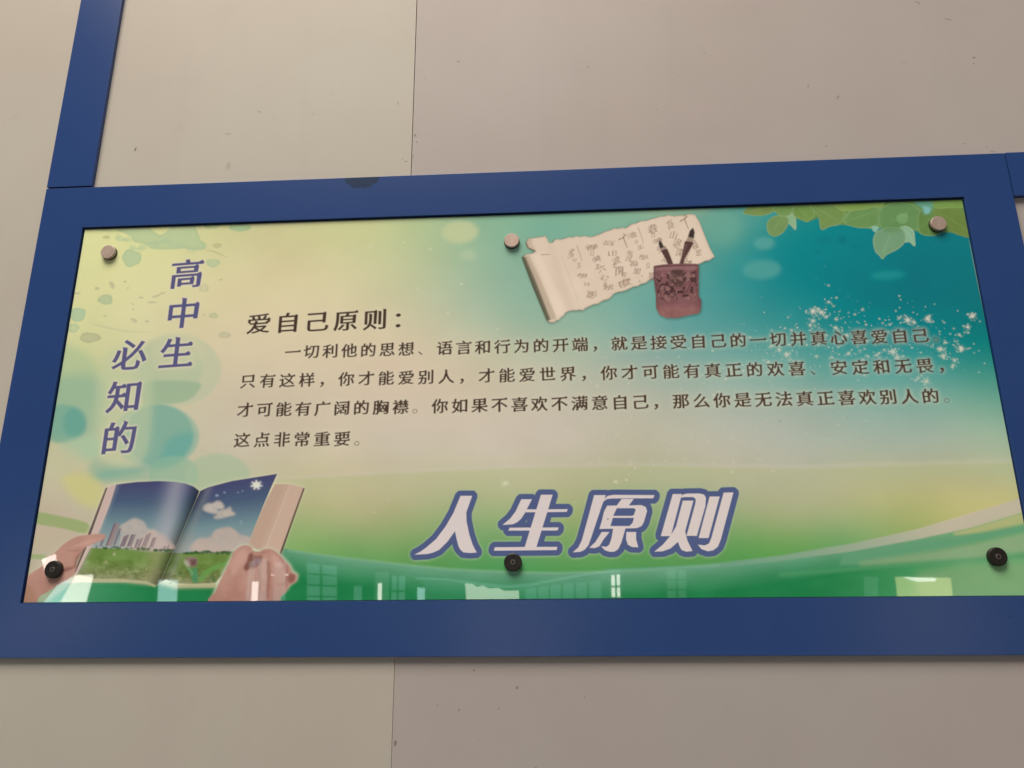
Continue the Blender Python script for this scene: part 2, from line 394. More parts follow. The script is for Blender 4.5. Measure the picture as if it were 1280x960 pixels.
leaf(F, [(430,95),(520,100),(590,110),(560,180),(490,190),(430,150)], (98, 126, 62))
leaf(F, [(590,120),(640,105),(720,110),(760,180),(720,225),(690,238),(640,215),(590,190)], (100, 126, 58), [(620,120),(680,180),(690,230)])
leaf(F, [(720,100),(850,95),(980,130),(1000,190),(960,255),(880,275),(810,300),(790,200)], (102, 124, 62), [(740,110),(860,180),(960,240)])
leaf(F, [(980,230),(1040,150),(1150,110),(1280,100),(1290,280),(1150,285),(1060,270)], (94, 128, 66), [(990,230),(1130,180),(1280,150)])
leaf(F, [(930,80),(1100,85),(1290,60),(1290,120),(1100,150),(1000,140)], (110, 136, 62), [(950,90),(1100,120),(1280,90)], (150, 166, 96))
leaf(G, [(100,240),(160,150),(300,110),(400,160),(390,250),(280,285),(180,280)], (92, 124, 66), [(110,240),(240,190),(390,140)])
leaf(G, [(400,290),(380,160),(480,90),(640,100),(720,180),(700,290),(560,310)], (88, 122, 68), [(420,280),(560,200),(640,120)])
leaf(G, [(520,190),(600,170),(600,240),(540,250)], (108, 144, 88), None, (110, 144, 90), .7)
leaf(G, [(700,320),(690,180),(760,120),(820,150),(900,230),(860,330),(780,350)], (84, 112, 52), [(700,300),(780,220),(830,160)])
leaf(G, [(820,140),(960,130),(1080,180),(1110,250),(1120,360),(1020,345),(930,300),(850,230)], (92, 112, 48), [(830,150),(960,220),(1110,330)], (130, 134, 70))
leaf(G, [(780,90),(900,70),(1060,60),(1070,120),(960,125),(840,130)], (104, 132, 58), [(790,100),(920,90),(1060,108)], (140, 158, 84))
leaf(G, [(20,100),(140,80),(300,60),(420,80),(300,130),(120,150),(60,140)], (112, 136, 62), [(30,90),(110,140)], (150, 160, 92))
leaf(G, [(320,275),(370,280),(350,320),(330,310)], (122, 160, 136), None, (140, 170, 140))
leaf(G, [(540,285),(600,275),(650,310),(660,360),(662,432),(620,400),(585,400),(590,350)], (124, 156, 120), [(560,290),(620,340),(650,410)], (168, 182, 140))
leaf(G, [(330,390),(350,330),(400,295),(480,280),(560,300),(590,350),(575,410),(520,460),(440,500),(405,535),(380,510),(345,470)], (104, 136, 96), [(480,290),(440,400),(400,520)], (150, 172, 124))
shape([G([(400,250),(560,260),(560,320),(420,330)])], (92, 126, 76), .6, 3)
shape([G([(690,70),(800,70),(810,120),(780,170),(740,180),(720,130),(650,85)])], (96, 148, 122), .9, 1.4)
shape([G([(730,110),(790,125),(780,170),(740,175)])], (122, 168, 158), .9, 1.2)

# --- sparkles
def sparkle(x, y, r, a, c=(206, 196, 172)):
    if r < 1.3: shape([ell(x, y, r, r * .7, rng.random() * 3, 8)], c, a, .35); return
    n = 12; t = np.arange(n) / n * 2 * math.pi + rng.random() * 3
    rr = np.where(np.arange(n) % 2 == 0, r * (.75 + .5 * rng.random(n)), r * .30)
    shape([np.stack([x + rr * np.cos(t), y + rr * np.sin(t) * .85], 1)], c, a, .4)
    shape([ell(x, y, r * .8, r * .6)], c, a * .3, r * .4)
    if r > 2.5:
        for _ in range(int(r * 2)):
            an, d, q = rng.random() * 6.3, r * (.5 + 1.2 * rng.random()), r * .12 + rng.random() * .9
            shape([ell(x + d * math.cos(an) * 1.4, y + d * math.sin(an) * .8, q * 1.3, q * .7, rng.random() * 3, 7)], c, a * .55, .4)
K = Crop(960, 360, 4.267)
for (x, y, r, a) in ((240,125,8,.9),(285,130,7,.8),(310,155,4,.7),(240,175,6,.8),(225,200,5,.6),(325,75,4,.8),(365,52,3,.8),(365,168,4,.8),(360,212,5,.8),(595,165,2.4,.8),(523,195,3,.8),(700,42,2.6,.8),(708,62,2,.7),(702,105,1.6,.6),
        (745,172,8,.85),(700,160,4,.7),(780,185,5,.6),(852,165,7,.9),(775,130,2,.6),(840,100,1.5,.6),(888,86,1.6,.5),(1012,122,1.6,.6),(1090,150,7,1),(1130,178,2.4,.6),(1065,208,5,.9),(1068,238,3,.8),(1020,250,4,.8),(972,245,2.4,.7),(915,232,2.4,.6),
        (940,185,2.6,.6),(880,180,3,.6),(1030,322,7,.95),(920,325,7,.8),(945,290,4,.7),(935,362,6,.8),(995,385,5,.7),(990,410,4,.6),(1098,298,1.6,.6),(1125,335,2,.5),(1100,345,2,.5),(1080,320,2,.5),(1155,402,2.2,.7),(1125,450,2.2,.7),
        (768,318,2.6,.8),(665,340,8,.8),(690,370,6,.7),(620,330,4,.6),(580,358,5,.6),(535,365,4,.6),(430,350,5,.7),(515,325,3,.6),(340,370,4,.6),(845,498,8,.6),(800,480,5,.5),(100,355,8,.7),(60,330,6,.6),(20,310,5,.6),
        (375,730,2.4,.7),(325,805,1.6,.5),(400,688,2,.5),(522,710,2,.6),(200,770,2,.5),(90,215,3,.7),(125,225,4,.6),(20,225,3,.5),(475,180,2,.5),(380,125,2,.5),(650,195,3.5,.6)):
    q = K([(x, y)])[0]; sparkle(q[0], q[1], r * .72, a * .92)
cl = [((1040,385),(14,22),40),((985,420),(38,14),60),((1080,432),(80,18),120),((1000,452),(80,14),80),((1130,405),(36,14),46),((1170,430),(26,16),40),((880,475),(80,16),70),((820,540),(90,22),120),((860,572),(70,18),90),((740,555),(60,22),60),((690,620),(90,12),14)]
for (c, sg, n) in cl:
    for _ in range(n):
        x, y = rng.normal(c[0], sg[0]), rng.normal(c[1], sg[1]); r = rng.random()
        sparkle(x, y, .5 + 2.2 * r ** 3, .3 + .45 * rng.random(), (200, 192, 168) if y < 500 else (196, 184, 162))
for (x, y, r) in ((463,308,3),(505,303,2),(538,311,2.4),(577,355,2.4),(523,360,2),(452,343,1.8),(523,379,1.3),(560,391,2.4),(622,411,2),(632,604,5),(770,602,3.5),(783,600,2.5),(915,590,2)):
    sparkle(x, y, r, .75, (206, 200, 166))


# --- scroll
H_ = Crop(640, 255, 6)
def rt(p): return [(x + 840, y) for x, y in p]
outline = [(105,290),(120,262),(150,255),(215,247),(245,238),(262,262),(275,292),(300,290),(322,264),(370,266),(420,248),(450,250),(480,240),(505,246),(540,238),(575,248),(600,245),(640,232),(665,222),(700,205),(735,196),(760,182),(790,186),(820,178),(848,182)] + \
    rt([(30,168),(60,148),(85,146),(120,128),(160,126),(200,113),(230,106),(260,95),(300,92),(330,82),(370,92),(420,85),(450,88),(480,75),(528,80),(560,130),(600,230),(640,330),(676,395),(660,404),(640,420),(600,428),(580,440),(540,455),(520,470),(400,500),(220,550),(190,566),(160,590),(120,600),(100,615),(70,618),(40,632),(0,650)]) + \
    [(820,655),(790,660),(760,672),(735,700),(720,712),(680,722),(640,748),(610,752),(580,765),(550,778),(530,797),(500,792),(480,798),(450,796),(420,802),(395,815),(385,835),(360,850),(350,868),(330,872),(312,886),(280,886),(262,868),(160,610),(80,400),(100,378),(150,370),(176,354),(150,342),(122,330)]
outp = H_(outline)
shape([outp + np.array([.4, 1.6])], (60, 84, 70), .75, 2.0)
shape([outp + np.array([-.5, .2])], (92, 84, 66), .9, .8)
def paper(X, Y):
    b = np.array([212, 187, 163.]) + 0 * X[..., None]
    b = b + vnoise(X, Y, 30, 9)[..., None] * 5
    t = np.clip(((X - 660) + (Y - 320) * -.38) / 12, 0, 1)[..., None]          # roll on the left
    return b * (1 - .0 * t)
inner = outp + np.array([.55, .1])
mk, bb = shape([inner], paper, 1, .35)
e = np.clip(mk * (1 - blur(mk, 1.5 * TPP)) * 1.6, 0, 1); comp(e, bb, (150, 118, 92), .55)
shape([H_([(70,398),(104,396),(186,590),(292,868),(262,876),(150,612)])], (80, 78, 58), .92, .8)
shape([H_([(96,392),(128,385),(230,600),(335,860),(292,872),(180,590)])], (170, 146, 122), .7, 1.2)
shape([H_([(160,380),(210,380),(330,640),(400,800),(350,860),(250,620)])], (224, 198, 176), .6, 2.2)
shape([H_([(270,300),(300,290),(420,640),(470,780),(420,800),(330,560)])], (204, 176, 152), .5, 3)
stroke(H_([(215,379),(240,381),(262,377),(285,379)]), 1.0, (140, 116, 96), .7, .4)
shape([H_([(118,264),(150,258),(150,300),(176,345),(120,328),(105,292)])], (176, 150, 126), .6, 1.5)
stroke(H_([(108,292),(118,326),(176,352)]), 1.2, (96, 84, 64), .9, .5)

# --- glyph outlines from the text font shipped with Blender
GL = {}
def glyph(ch, hv=0.0, vv=0.0, serif=1.0):
    key = (ch, hv, vv, serif)
    if key in GL: return GL[key]
    cu = bpy.data.curves.new('lettering', 'FONT'); cu.body = ch; cu.resolution_u = 3; cu.fill_mode = 'FRONT'
    ob = bpy.data.objects.new('lettering', cu); col.objects.link(ob)
    dg = bpy.context.evaluated_depsgraph_get(); me = ob.evaluated_get(dg).to_mesh()
    co = np.array([v.co[:2] for v in me.vertices]) if len(me.vertices) else np.zeros((0, 2))
    cnt = {}
    for p in me.polygons:
        vs_ = list(p.vertices)
        sg = 1
        if p.normal.z < 0: vs_ = vs_[::-1]
        for a, b in zip(vs_, vs_[1:] + vs_[:1]): cnt[(a, b)] = 1
    nxt = {}
    for (a, b) in cnt:
        if (b, a) not in cnt: nxt.setdefault(a, []).append(b)
    loops = []
    while nxt:
        a = next(iter(nxt)); lp = [a]; cur = a
        while True:
            n = nxt[cur].pop()
            if not nxt[cur]: del nxt[cur]
            if n == a or n not in nxt:
                break
            lp.append(n); cur = n
        if len(lp) > 2: loops.append(co[lp])
    bpy.data.objects.remove(ob); bpy.data.curves.remove(cu)
    loops = [style(l, hv, vv, serif) for l in loops]
    GL[key] = loops
    return loops
def style(p, hv, vv, serif):
    # drop coincident points
    keep = np.linalg.norm(p - np.roll(p, 1, 0), axis=1) > 1e-4; p = p[keep]
    n = len(p)
    if n < 3: return p
    # offset: hv moves horizontal edges, vv vertical ones (outwards)
    d = np.roll(p, -1, 0) - p; L = np.linalg.norm(d, axis=1) + 1e-9; u = d / L[:, None]
    nr = np.stack([u[:, 1], -u[:, 0]], 1)                         # outward for CCW
    off = hv * nr[:, 1] ** 2 + vv * nr[:, 0] ** 2
    q = np.empty_like(p)
    for i in range(n):
        n1, n2, o1, o2 = nr[i - 1], nr[i], off[i - 1], off[i]
        det = n1[0] * n2[1] - n1[1] * n2[0]
        if abs(det) < 0.25: q[i] = p[i] + (n1 * o1 + n2 * o2) / 2
        else: q[i] = p[i] + np.array([(o1 * n2[1] - o2 * n1[1]) / det, (n1[0] * o2 - n2[0] * o1) / det])
    if not serif: return q
    out = []; s = serif
    for i in range(n):
        up_in = u[i - 1][1] > .96; left_out = u[i][0] < -.96
        hor_in = u[i - 2][0] > .9
        if up_in and left_out and L[i] > .16:
            if L[i - 1] < .1 and hor_in:                           # right end of a horizontal
                x, y = q[i]
                out += [(x + .012 * s, y - .012), (x - .035 * s, y + .040 * s), (x - .10 * s, y)]
                continue
            if L[i - 1] > .14:                                     # shoulder of a box
                x, y = q[i]
                out += [(x + .012 * s, y - .015), (x - .025 * s, y + .036 * s), (x - .085 * s, y)]
                continue
        lf_in = u[i - 1][0] < -.96
        if lf_in and L[i - 1] < .11 and u[i][1] < -.96 and L[i] > .14:   # top of a vertical
            out += [(q[i][0] - .02 * s, q[i][1] + .022 * s), (q[i][0] - .004, q[i][1] - .03)]
            continue
        out.append(tuple(q[i]))
    return np.array(out)
_cell = None
def put(chars, p0, p1, size, hv, vv, serif, rise=0.05, xs=1.0, color=(72, 52, 44), halo=None, adv=None, hsize=3.0, alpha=1., idx=None, jit=0.0):
    """chars spaced evenly from centre p0 to centre p1 (photo pixels), size in texels"""
    a, b = to_tex([p0])[0], to_tex([p1])[0]; n = len(chars); last = idx if idx is not None else n - 1
    lps = []
    for i, ch in enumerate(chars):
        c = a + (b - a) * (i / max(last, 1))
        ja, jb = ((rng.random(2) - .5) * jit)
        lt = ch in '。、'
        for g in glyph(ch, -.008 if lt else hv, -.008 if lt else vv, serif):
            x = (g[:, 0] - .5) * xs; y = g[:, 1] - .38
            y = y + rise * x
            if jit: x, y = x * (1 + jb) + ja * y + .05 * np.sin(y * 9 + ja * 40), y * (1 - jb) - ja * x + .05 * np.sin(x * 8 + jb * 40)
            lps.append(np.stack([c[0] + x * size, c[1] - y * size], 1)[::-1])
    lps = [l[::-1] for l in lps]
    mk, bb = raster(lps, int(hsize * TPP * 3))
    if halo:
        hm = np.clip(blur(mk, hsize * TPP) * halo[3], 0, 1); comp(hm, bb, halo[:3], halo[4])
    comp(blur(mk, .35 * TPP), bb, color, alpha)
    return mk, bb

# writing on the scroll (same sheet twice, the second shifted)
ink = (138, 104, 88)
def scroll_text(dx, dy):
    o = np.array([dx, dy])
    def g(ch, x, y, sz, rot=.0):
        c = H_([(x, y)])[0] + o
        if c[0] > 880 or c[1] < 262: pass
        put(ch, c, c, sz * TPP / 6 * 1.12, .000, .012, 1.6, .14, color=ink, alpha=.8, hsize=.5, jit=.7)
    for (ch, x, y, sz) in (('多',445,372,70),('主',502,460,48),('學',527,538,58),('日',560,602,42),('影',600,680,74),('春',596,325,76),('美',632,412,62),('六',672,486,62),('心',692,550,62),('法',722,625,66),
            ('言',640,470,40),('道',700,610,44),('生',770,458,40),('在',842,530,44),('白',870,416,40),('日',470,420,34),('口',600,372,36),('高',727,292,66),('山',755,370,66),('流',780,424,64),('閑',806,502,74),('度',846,592,84),('言',884,376,58),('福',912,446,60),('里',940,500,54)):
        g(ch, x, y, sz)
    stroke(H_([(487,312),(508,372),(527,432)]) + o, [1.0, .8, .6], ink, .7, .3)
    stroke(H_([(800,268),(835,250),(862,226)]) + o, [1.6, 1.2, .8], ink, .85, .3)
    stroke(H_([(835,220),(845,232),(835,246)]) + o, [1.2, 1.0, .8], ink, .8, .3)
    stroke(H_([(833,245),(848,285),(866,328)]) + o, [1.4, 1.1, .8], ink, .85, .3)
    for k in range(16):
        t = k / 15; c = H_([(365 + 128 * t, 368 + 345 * t)])[0] + o
        put('一二三小口十山日木月人大中土工王'[k], c, c, 3.4 * TPP, -.01, 0, 0, .1, color=(150, 120, 104), alpha=.6, hsize=.5)
scroll_text(0, 0); scroll_text(76.5, -23)
for q in ((975,540),(960,580)): shape([H_([(q[0]-5,q[1]-5),(q[0]+5,q[1]-3),(q[0]+3,q[1]+6),(q[0]-4,q[1]+5)])], ink, .7, .4)

# --- brush pot with two brushes
J = Crop(780, 255, 6)
pot = J([(222,465),(300,452),(400,448),(540,448),(562,460),(560,560),(560,690),(580,720),(578,790),(560,820),(480,835),(400,855),(320,855),(265,830),(240,780),(238,680),(222,560)])
for pts in ([(278,345),(320,335),(350,400),(372,470),(345,480),(305,400)], [(462,278),(518,288),(490,350),(455,410),(440,475),(410,475),(435,380),(450,310)]):
    shape([J(pts) + .5], (90, 74, 64), .5, 1.0); shape([J(pts)], (84, 58, 52), 1, .4, True)
for pts in ([(272,322),(308,312),(322,334),(280,348)], [(482,240),(526,250),(518,286),(464,278)]): shape([J(pts)], (152, 128, 110), 1, .6)
for pts in ([(265,268),(285,290),(300,322),(272,336),(258,300)], [(518,176),(531,212),(524,256),(480,246),(492,202)]): shape([J(pts)], (62, 50, 44), 1, .5)
shape([J([(455,300),(480,300),(440,400),(425,460),(415,460),(440,370)])], (112, 84, 76), .6, .6)
shape([pot + np.array([1., 1.8])], (50, 76, 74), .7, 1.8)
def potc(X, Y):
    v = vnoise(X * 1.2, Y, 8, 21)[..., None]; b = np.array([124, 82, 80.]) + 10 * v
    edge = np.clip((np.abs(X - 847) - 20) / 10, 0, 1)[..., None]
    low = np.clip((Y - 378) / 8, 0, 1)[..., None]
    return b * (1 - .18 * edge) + np.array([14, 10, 6.]) * low
shape([pot], potc, 1, .5)
shape([J([(232,475),(540,462),(556,475),(540,492),(240,500)])], (148, 110, 104), .5, 1.0)
shape([J([(228,466),(400,455),(556,456),(556,464),(400,466),(232,476)])], (92, 58, 58), .8, .6)
mid = J([(240,510),(380,495),(540,500),(552,640),(545,720),(430,740),(330,730),(250,700)])
shape([mid], (76, 50, 50), .95, .8, tex=lambda X, Y: np.clip((vnoise(X, Y, 5, 33, 2) - .02) * 6, 0, 1))
shape([J([(345,500),(420,490),(455,540),(450,620),(380,630),(330,570)])], (84, 62, 56), .7, 2.0)
shape([mid], (146, 108, 100), .55, .8, tex=lambda X, Y: np.clip((vnoise(X, Y, 4, 51, 2) - .25) * 6, 0, 1))
stroke(J([(275,600),(330,610),(380,650),(400,720)]), [1.5, 2.4, 2.2, 1.2], (62, 40, 42), .8, .5)
stroke(J([(255,660),(275,610),(300,590)]), [1.2, 2.2, 1.2], (62, 40, 42), .8, .5)
stroke(J([(400,660),(470,660),(500,600)]), [1.2, 1.8, 1.4], (62, 40, 42), .7, .5)

# --- open book held in two hands, lower left
M = Crop(20, 580, 5.335); N_ = Crop(200, 580, 5.335)
bookall = np.concatenate([M([(600,155),(665,130),(800,118),(950,112),(1060,118)]), N_([(160,128),(220,148),(265,178),(320,150),(480,110),(785,62),(765,132),(870,132),(965,160),(800,610),(700,700),(600,830),(370,815),(90,825),(0,800)]), M([(880,800),(700,780),(520,780),(400,750),(330,720),(470,480)])])
shape([bookall], (206, 196, 162), .8, 2.2)
shape([M([(20,925),(20,800),(110,700),(200,620),(300,540),(430,470),(600,465),(600,560),(420,760),(200,925)])], (196, 180, 152), .5, 2.5)
shape([M([(598,158),(612,156),(500,470),(470,560),(400,720),(378,745),(440,590),(478,470)])], (92, 66, 70), .95, .4)
shape([M([(614,156),(640,142),(668,136),(640,240),(560,440),(500,560),(410,738),(390,745),(470,580),(505,470)])], (190, 162, 150), 1, .4)
lp = np.concatenate([M([(668,136),(800,120),(950,113),(1060,118)]), N_([(170,130),(225,150),(263,180),(240,240),(130,500),(60,650),(0,790)]), M([(935,808),(870,783),(700,768),(520,765),(405,738),(500,555),(560,440),(630,260)])])
def hrz(X): return np.interp(X, [110, 125, 150, 180, 215, 250, 300], [684, 685, 685, 687, 690, 691, 691])
def sky(X, Y, top):
    t = np.clip((Y - top) / (684 - top), 0, 1)
    r = np.interp(t, [0, .3, .65, 1], [68, 72, 108, 150]); g = np.interp(t, [0, .3, .65, 1], [66, 86, 130, 152]); b = np.interp(t, [0, .3, .65, 1], [98, 106, 132, 146])
    return np.stack([r, g, b], -1)
def meadow(X, Y):
    d = (Y - hrz(X))[..., None]; n = vnoise(X, Y * 1.6, 9, 77)[..., None]; n2 = vnoise(X, Y, 30, 78)[..., None]
    g = np.array([104, 126, 62.]) * np.ones_like(d); g = g + n * np.clip(d / 25, .15, 1) * 26 + n2 * 8
    k = np.clip((d - 16) / 22, 0, 1); return g * (1 - k) + (np.array([126, 124, 84.]) + n * 26) * k
def leftpage(X, Y):
    c = sky(X, Y, 602 + 0 * X)
    sh = np.exp(-((X - (222 - (Y - 602) * .26)) / 15) ** 2)[..., None]
    c = c * (1 - sh * .62) + np.array([166, 158, 160.]) * sh * .62
    m_ = np.clip((Y - hrz(X)) / 1.2, 0, 1)[..., None]; md = meadow(X, Y)
    md = md * (1 - sh * .45) + np.array([160, 148, 112.]) * sh * .45
    c = c * (1 - m_) + md * m_
    gx = np.interp(Y, [604, 613, 660, 730], [252, 250, 230, 200]); s2 = np.clip(1 - (gx - X) / 20, 0, 1)[..., None] ** 1.6
    c = c * (1 - .5 * s2)
    ed = np.clip(1 - (X - np.interp(Y, [604, 664, 718], [144, 121, 96])) / 9, 0, 1)[..., None]
    return c * (1 - .45 * ed) + np.array([176, 164, 156.]) * .45 * ed
mkL = shape([lp], leftpage, 1, .4)
# clouds, towers and trees on the left page
def cloud(pts, a=.9, c=(188, 168, 152)): shape([pts], c, a, 1.3, smooth=True, tex=lambda X, Y: .8 + .2 * vnoise(X, Y, 6, 5))
cloud(M([(720,560),(700,470),(690,420),(740,385),(790,360),(830,372),(860,395),(880,430),(930,440),(960,480),(1000,520),(1040,560)]), .85)
cloud(M([(800,570),(850,470),(950,450),(1040,520),(1040,580)]), .6, (190, 160, 148))
for (x, y, w, h) in ((655,395,40,150),(690,430,14,110),(720,480,22,70),(740,470,16,80),(770,470,30,80),(810,500,30,60),(840,490,10,64),(870,470,16,86),(890,460,14,90),(915,490,26,66),(580,490,14,60),(990,545,14,30),(1015,540,12,34)):
    cc = (118, 96, 102) if w < 40 else (146, 116, 112)
    sk = -.64
    pp = [(x, y), (x + w, y), (x + w + sk * h * .6, y + h), (x + sk * h * .6, y + h)]
    shape([M(pp)], cc, .75 if x < 800 else .5, .45)
    shape([M([(pp[0][0], pp[0][1]), (pp[0][0] + w * .3, pp[0][1]), (pp[3][0] + w * .3, pp[3][1]), pp[3]])], (84, 70, 84), .6, .4)
for k in range(40):
    x = rng.uniform(530, 1060); y = 545 + rng.random() * 14 + (x - 530) * .045; r = rng.uniform(6, 13)
    shape([M(ell(x, y, r * 1.3, r * .8, 0, 8))], (66, 88, 52), .7, .5)
shape([M([(640,610),(655,585),(672,610)])], (160, 164, 118), .8, .7)
shape([M([(575,665),(600,640),(620,668)])], (158, 156, 108), .6, .8)
for k in range(90):
    x, y = rng.uniform(430, 900), rng.uniform(690, 765); shape([M(ell(x, y, rng.uniform(3, 12), rng.uniform(2, 7), rng.random() * 3, 8))], ((86, 104, 56), (158, 160, 104), (70, 92, 52))[k % 3], .5, .5)
shape([N_([(100,520),(60,650),(0,790),(-40,800),(60,600)])], (54, 58, 40), .0, 2)
# strip of grass and pages beneath the left page
shape([np.concatenate([M([(405,738),(520,766),(700,770),(870,785),(935,810),(925,822),(870,800),(700,783),(520,780),(400,752)])])], (166, 158, 118), .9, .6)
rp = N_([(268,180),(320,155),(480,113),(782,65),(735,170),(690,275),(640,400),(585,545),(500,600),(420,740),(365,795),(200,800),(120,795),(40,770),(0,790),(60,650),(130,500),(240,240)])
def rightpage(X, Y):
    tp = np.interp(X, [250, 290, 346], [614, 601, 592]); c = sky(X, Y, tp)
    m_ = np.clip((Y - 690.5) / 1.2, 0, 1)[..., None]; c = c * (1 - m_) + meadow(X, Y) * m_
    gx = np.interp(Y, [604, 613, 660, 730], [252, 250, 230, 200]); s1 = np.clip(1 - (X - gx) / 20, 0, 1)[..., None]
    pale = np.array([140, 138, 128.]); gl = np.exp(-((X - gx - 9) / 6) ** 2)[..., None]
    c = c * (1 - .4 * gl) + pale * .4 * gl
    return c * (1 - .35 * s1 ** 3)
shape([rp], rightpage, 1, .4)
cloud(N_([(285,300),(310,265),(350,262),(385,245),(415,260),(428,295),(380,305),(400,330),(330,325)]), 1, (190, 174, 158))
cloud(N_([(380,340),(400,310),(440,300),(470,285),(480,315),(505,335),(460,350),(420,360),(370,365),(360,350)]), 1, (188, 170, 152))
cloud(N_([(200,570),(250,500),(330,490),(370,440),(450,420),(500,440),(530,470),(600,490),(600,545),(500,590),(300,590)]), .85, (190, 162, 144))
for q in ((380,210,12),(430,190,8),(520,190,6),(550,180,6),(540,385,8),(545,400,5),(470,375,4)): shape([N_(ell(q[0], q[1], q[2], q[2] * .6))], (150, 156, 168), .8, .7)
t_ = np.arange(14) / 14 * 2 * math.pi; r_ = np.where(np.arange(14) % 2 == 0, 46, 19)
shape([N_(np.stack([643 + r_ * np.cos(t_ + .2), 140 + r_ * .82 * np.sin(t_ + .2)], 1))], (216, 206, 190), 1, .5)
shape([N_(ell(643, 140, 36, 28))], (200, 196, 190), .35, 1.6)
for k in range(46):
    x = rng.uniform(150, 500); y = 586 + rng.random() * 12 - (4 if 280 < x < 360 else 0); r = rng.uniform(6, 13)
    shape([N_(ell(x, y, r * 1.3, r * .8, 0, 8))], (62, 88, 46), .8, .5)
for k in range(70):
    x, y = rng.uniform(60, 380), rng.uniform(720, 795); shape([N_(ell(x, y, rng.uniform(3, 12), rng.uniform(2, 7), rng.random() * 3, 8))], ((84, 110, 56), (150, 150, 104), (62, 92, 50))[k % 3], .55, .5)
shape([N_([(250,780),(280,720),(350,680),(470,640),(470,665),(380,700),(320,740),(280,790)])], (100, 140, 70), .9, .7)
shape([N_([(215,700),(245,690),(255,740),(250,795),(222,795),(205,740)])], (76, 128, 84), .95, .7)
shape([N_([(180,690),(200,690),(225,730),(215,750)])], (104, 148, 96), .8, .7)
shape([N_([(340,735),(365,760),(380,785),(350,785)])], (70, 104, 60), .8, .8)
shape([N_([(165,625),(190,622),(215,618),(245,628),(255,655),(240,680),(205,688),(180,660)])], (132, 108, 96), 1, .7)
shape([N_([(200,640),(245,632),(240,676),(210,680)])], (92, 62, 60), .8, 1.0)
shape([N_([(160,640),(185,645),(200,680),(185,690),(160,660)])], (168, 158, 140), .8, 1.0)
shape([N_([(92,812),(200,802),(372,796),(372,826),(200,822),(90,826)])], (172, 160, 118), .8, .7)
blk = N_([(784,66),(766,134),(870,134),(962,160),(882,380),(802,605),(700,590),(585,548),(640,400),(700,260)])
def pages(X, Y):
    c = np.array([184, 152, 130.]) * np.ones(X.shape + (1,)); w = X - (360 - (Y - 605) * .39)
    c = c + np.clip(w / 6, -1, 1)[..., None] * 5; return c + np.sin((X + Y * .39) * 3.5)[..., None] * 2
shape([N_([(766,134),(870,134),(962,160),(882,380),(802,605),(700,590),(585,548),(640,400),(700,260)])], pages, 1, .5)
stroke(N_([(866,140),(800,320),(745,460),(700,570)]), 1.2, (202, 174, 152), .7, .5)
shape([N_([(955,160),(966,162),(886,385),(808,608),(796,600),(875,380)])], (80, 58, 52), .95, .4)
# hands
def skin(X, Y):
    n = vnoise(X, Y, 14, 90)[..., None]; return np.array([176, 130, 113.]) + n * 8 - np.clip((Y - 720) / 40, 0, 1)[..., None] * np.array([14, 14, 12.])
armL = [(552,466),(584,468),(598,480),(592,496),(560,514),(500,540),(468,552),(440,585),(405,650),(402,690),(385,735),(345,770),(290,800),(215,850),(155,885),(130,925),(10,925),(30,830),(60,770),(110,722),(170,684),(205,625),(260,590),(300,550),(340,520),(380,495),(430,478),(500,470)]
shape([M(armL)], skin, 1, .5, smooth=True)
shape([M([(468,552),(440,580),(400,620),(385,680),(330,690),(250,720),(330,720),(400,690),(440,600)])], (112, 72, 62), .55, 1.0)
stroke(M([(380,700),(330,705),(270,735),(200,760)]), [1, 2.2, 2, .6], (120, 80, 68), .6, .9)
shape([M([(360,560),(440,520),(520,500),(590,485),(540,512),(460,545)])], (194, 150, 134), .55, 1.4)
stroke(M([(340,575),(390,580),(440,570)]), [.5, 1.4, .5], (130, 86, 74), .5, .7)
shape([M([(10,925),(30,830),(80,790),(140,860),(120,925)])], (150, 112, 82), .6, 2.5)
handR = [(470,640),(490,590),(525,555),(570,541),(608,555),(625,578),(665,583),(700,566),(750,570),(792,600),(830,640),(865,680),(880,716),(915,745),(905,785),(868,808),(840,850),(800,890),(770,925),(345,925),(370,850),(400,780),(440,700)]
shape([N_([(x + (x - 640) * .03, y - 8) for x, y in handR])], (186, 190, 160), .8, 1.8)
shape([N_(handR)], skin, 1, .5, smooth=True)
shape([N_([(590,600),(618,590),(622,640),(600,700),(572,715),(555,690),(580,650)])], (110, 64, 54), .85, 1.0)
shape([N_([(610,600),(640,612),(680,605),(685,640),(660,680),(615,700),(600,680),(625,640)])], (116, 72, 62), .7, 1.2)
shape([N_([(625,625),(670,625),(665,675),(615,680)])], (140, 112, 120), .5, 1.0)
shape([N_([(710,640),(735,650),(740,760),(725,900),(705,905),(715,760)])], (128, 82, 70), .6, 1.3)
shape([N_([(868,725),(905,745),(895,785),(865,800),(850,770)])], (122, 72, 62), .8, 1.0)
stroke(N_([(790,610),(825,660),(835,720)]), [.5, 2, 1], (138, 92, 80), .6, 1.0)
stroke(N_([(640,590),(690,590),(740,580)]), [.6, 1.8, .6], (136, 88, 76), .6, .9)
shape([N_([(846,660),(856,690),(852,800),(842,830),(836,760)])], (130, 84, 72), .5, 1.0)
shape([N_([(655,690),(668,690),(672,800),(662,905),(650,905),(655,790)])], (134, 88, 76), .45, 1.2)
shape([N_([(470,660),(520,590),(570,560),(590,600),(540,680),(480,760)])], (196, 152, 136), .55, 2.2)
shape([N_([(740,600),(790,620),(820,680),(790,700),(750,650)])], (198, 154, 140), .55, 1.8)

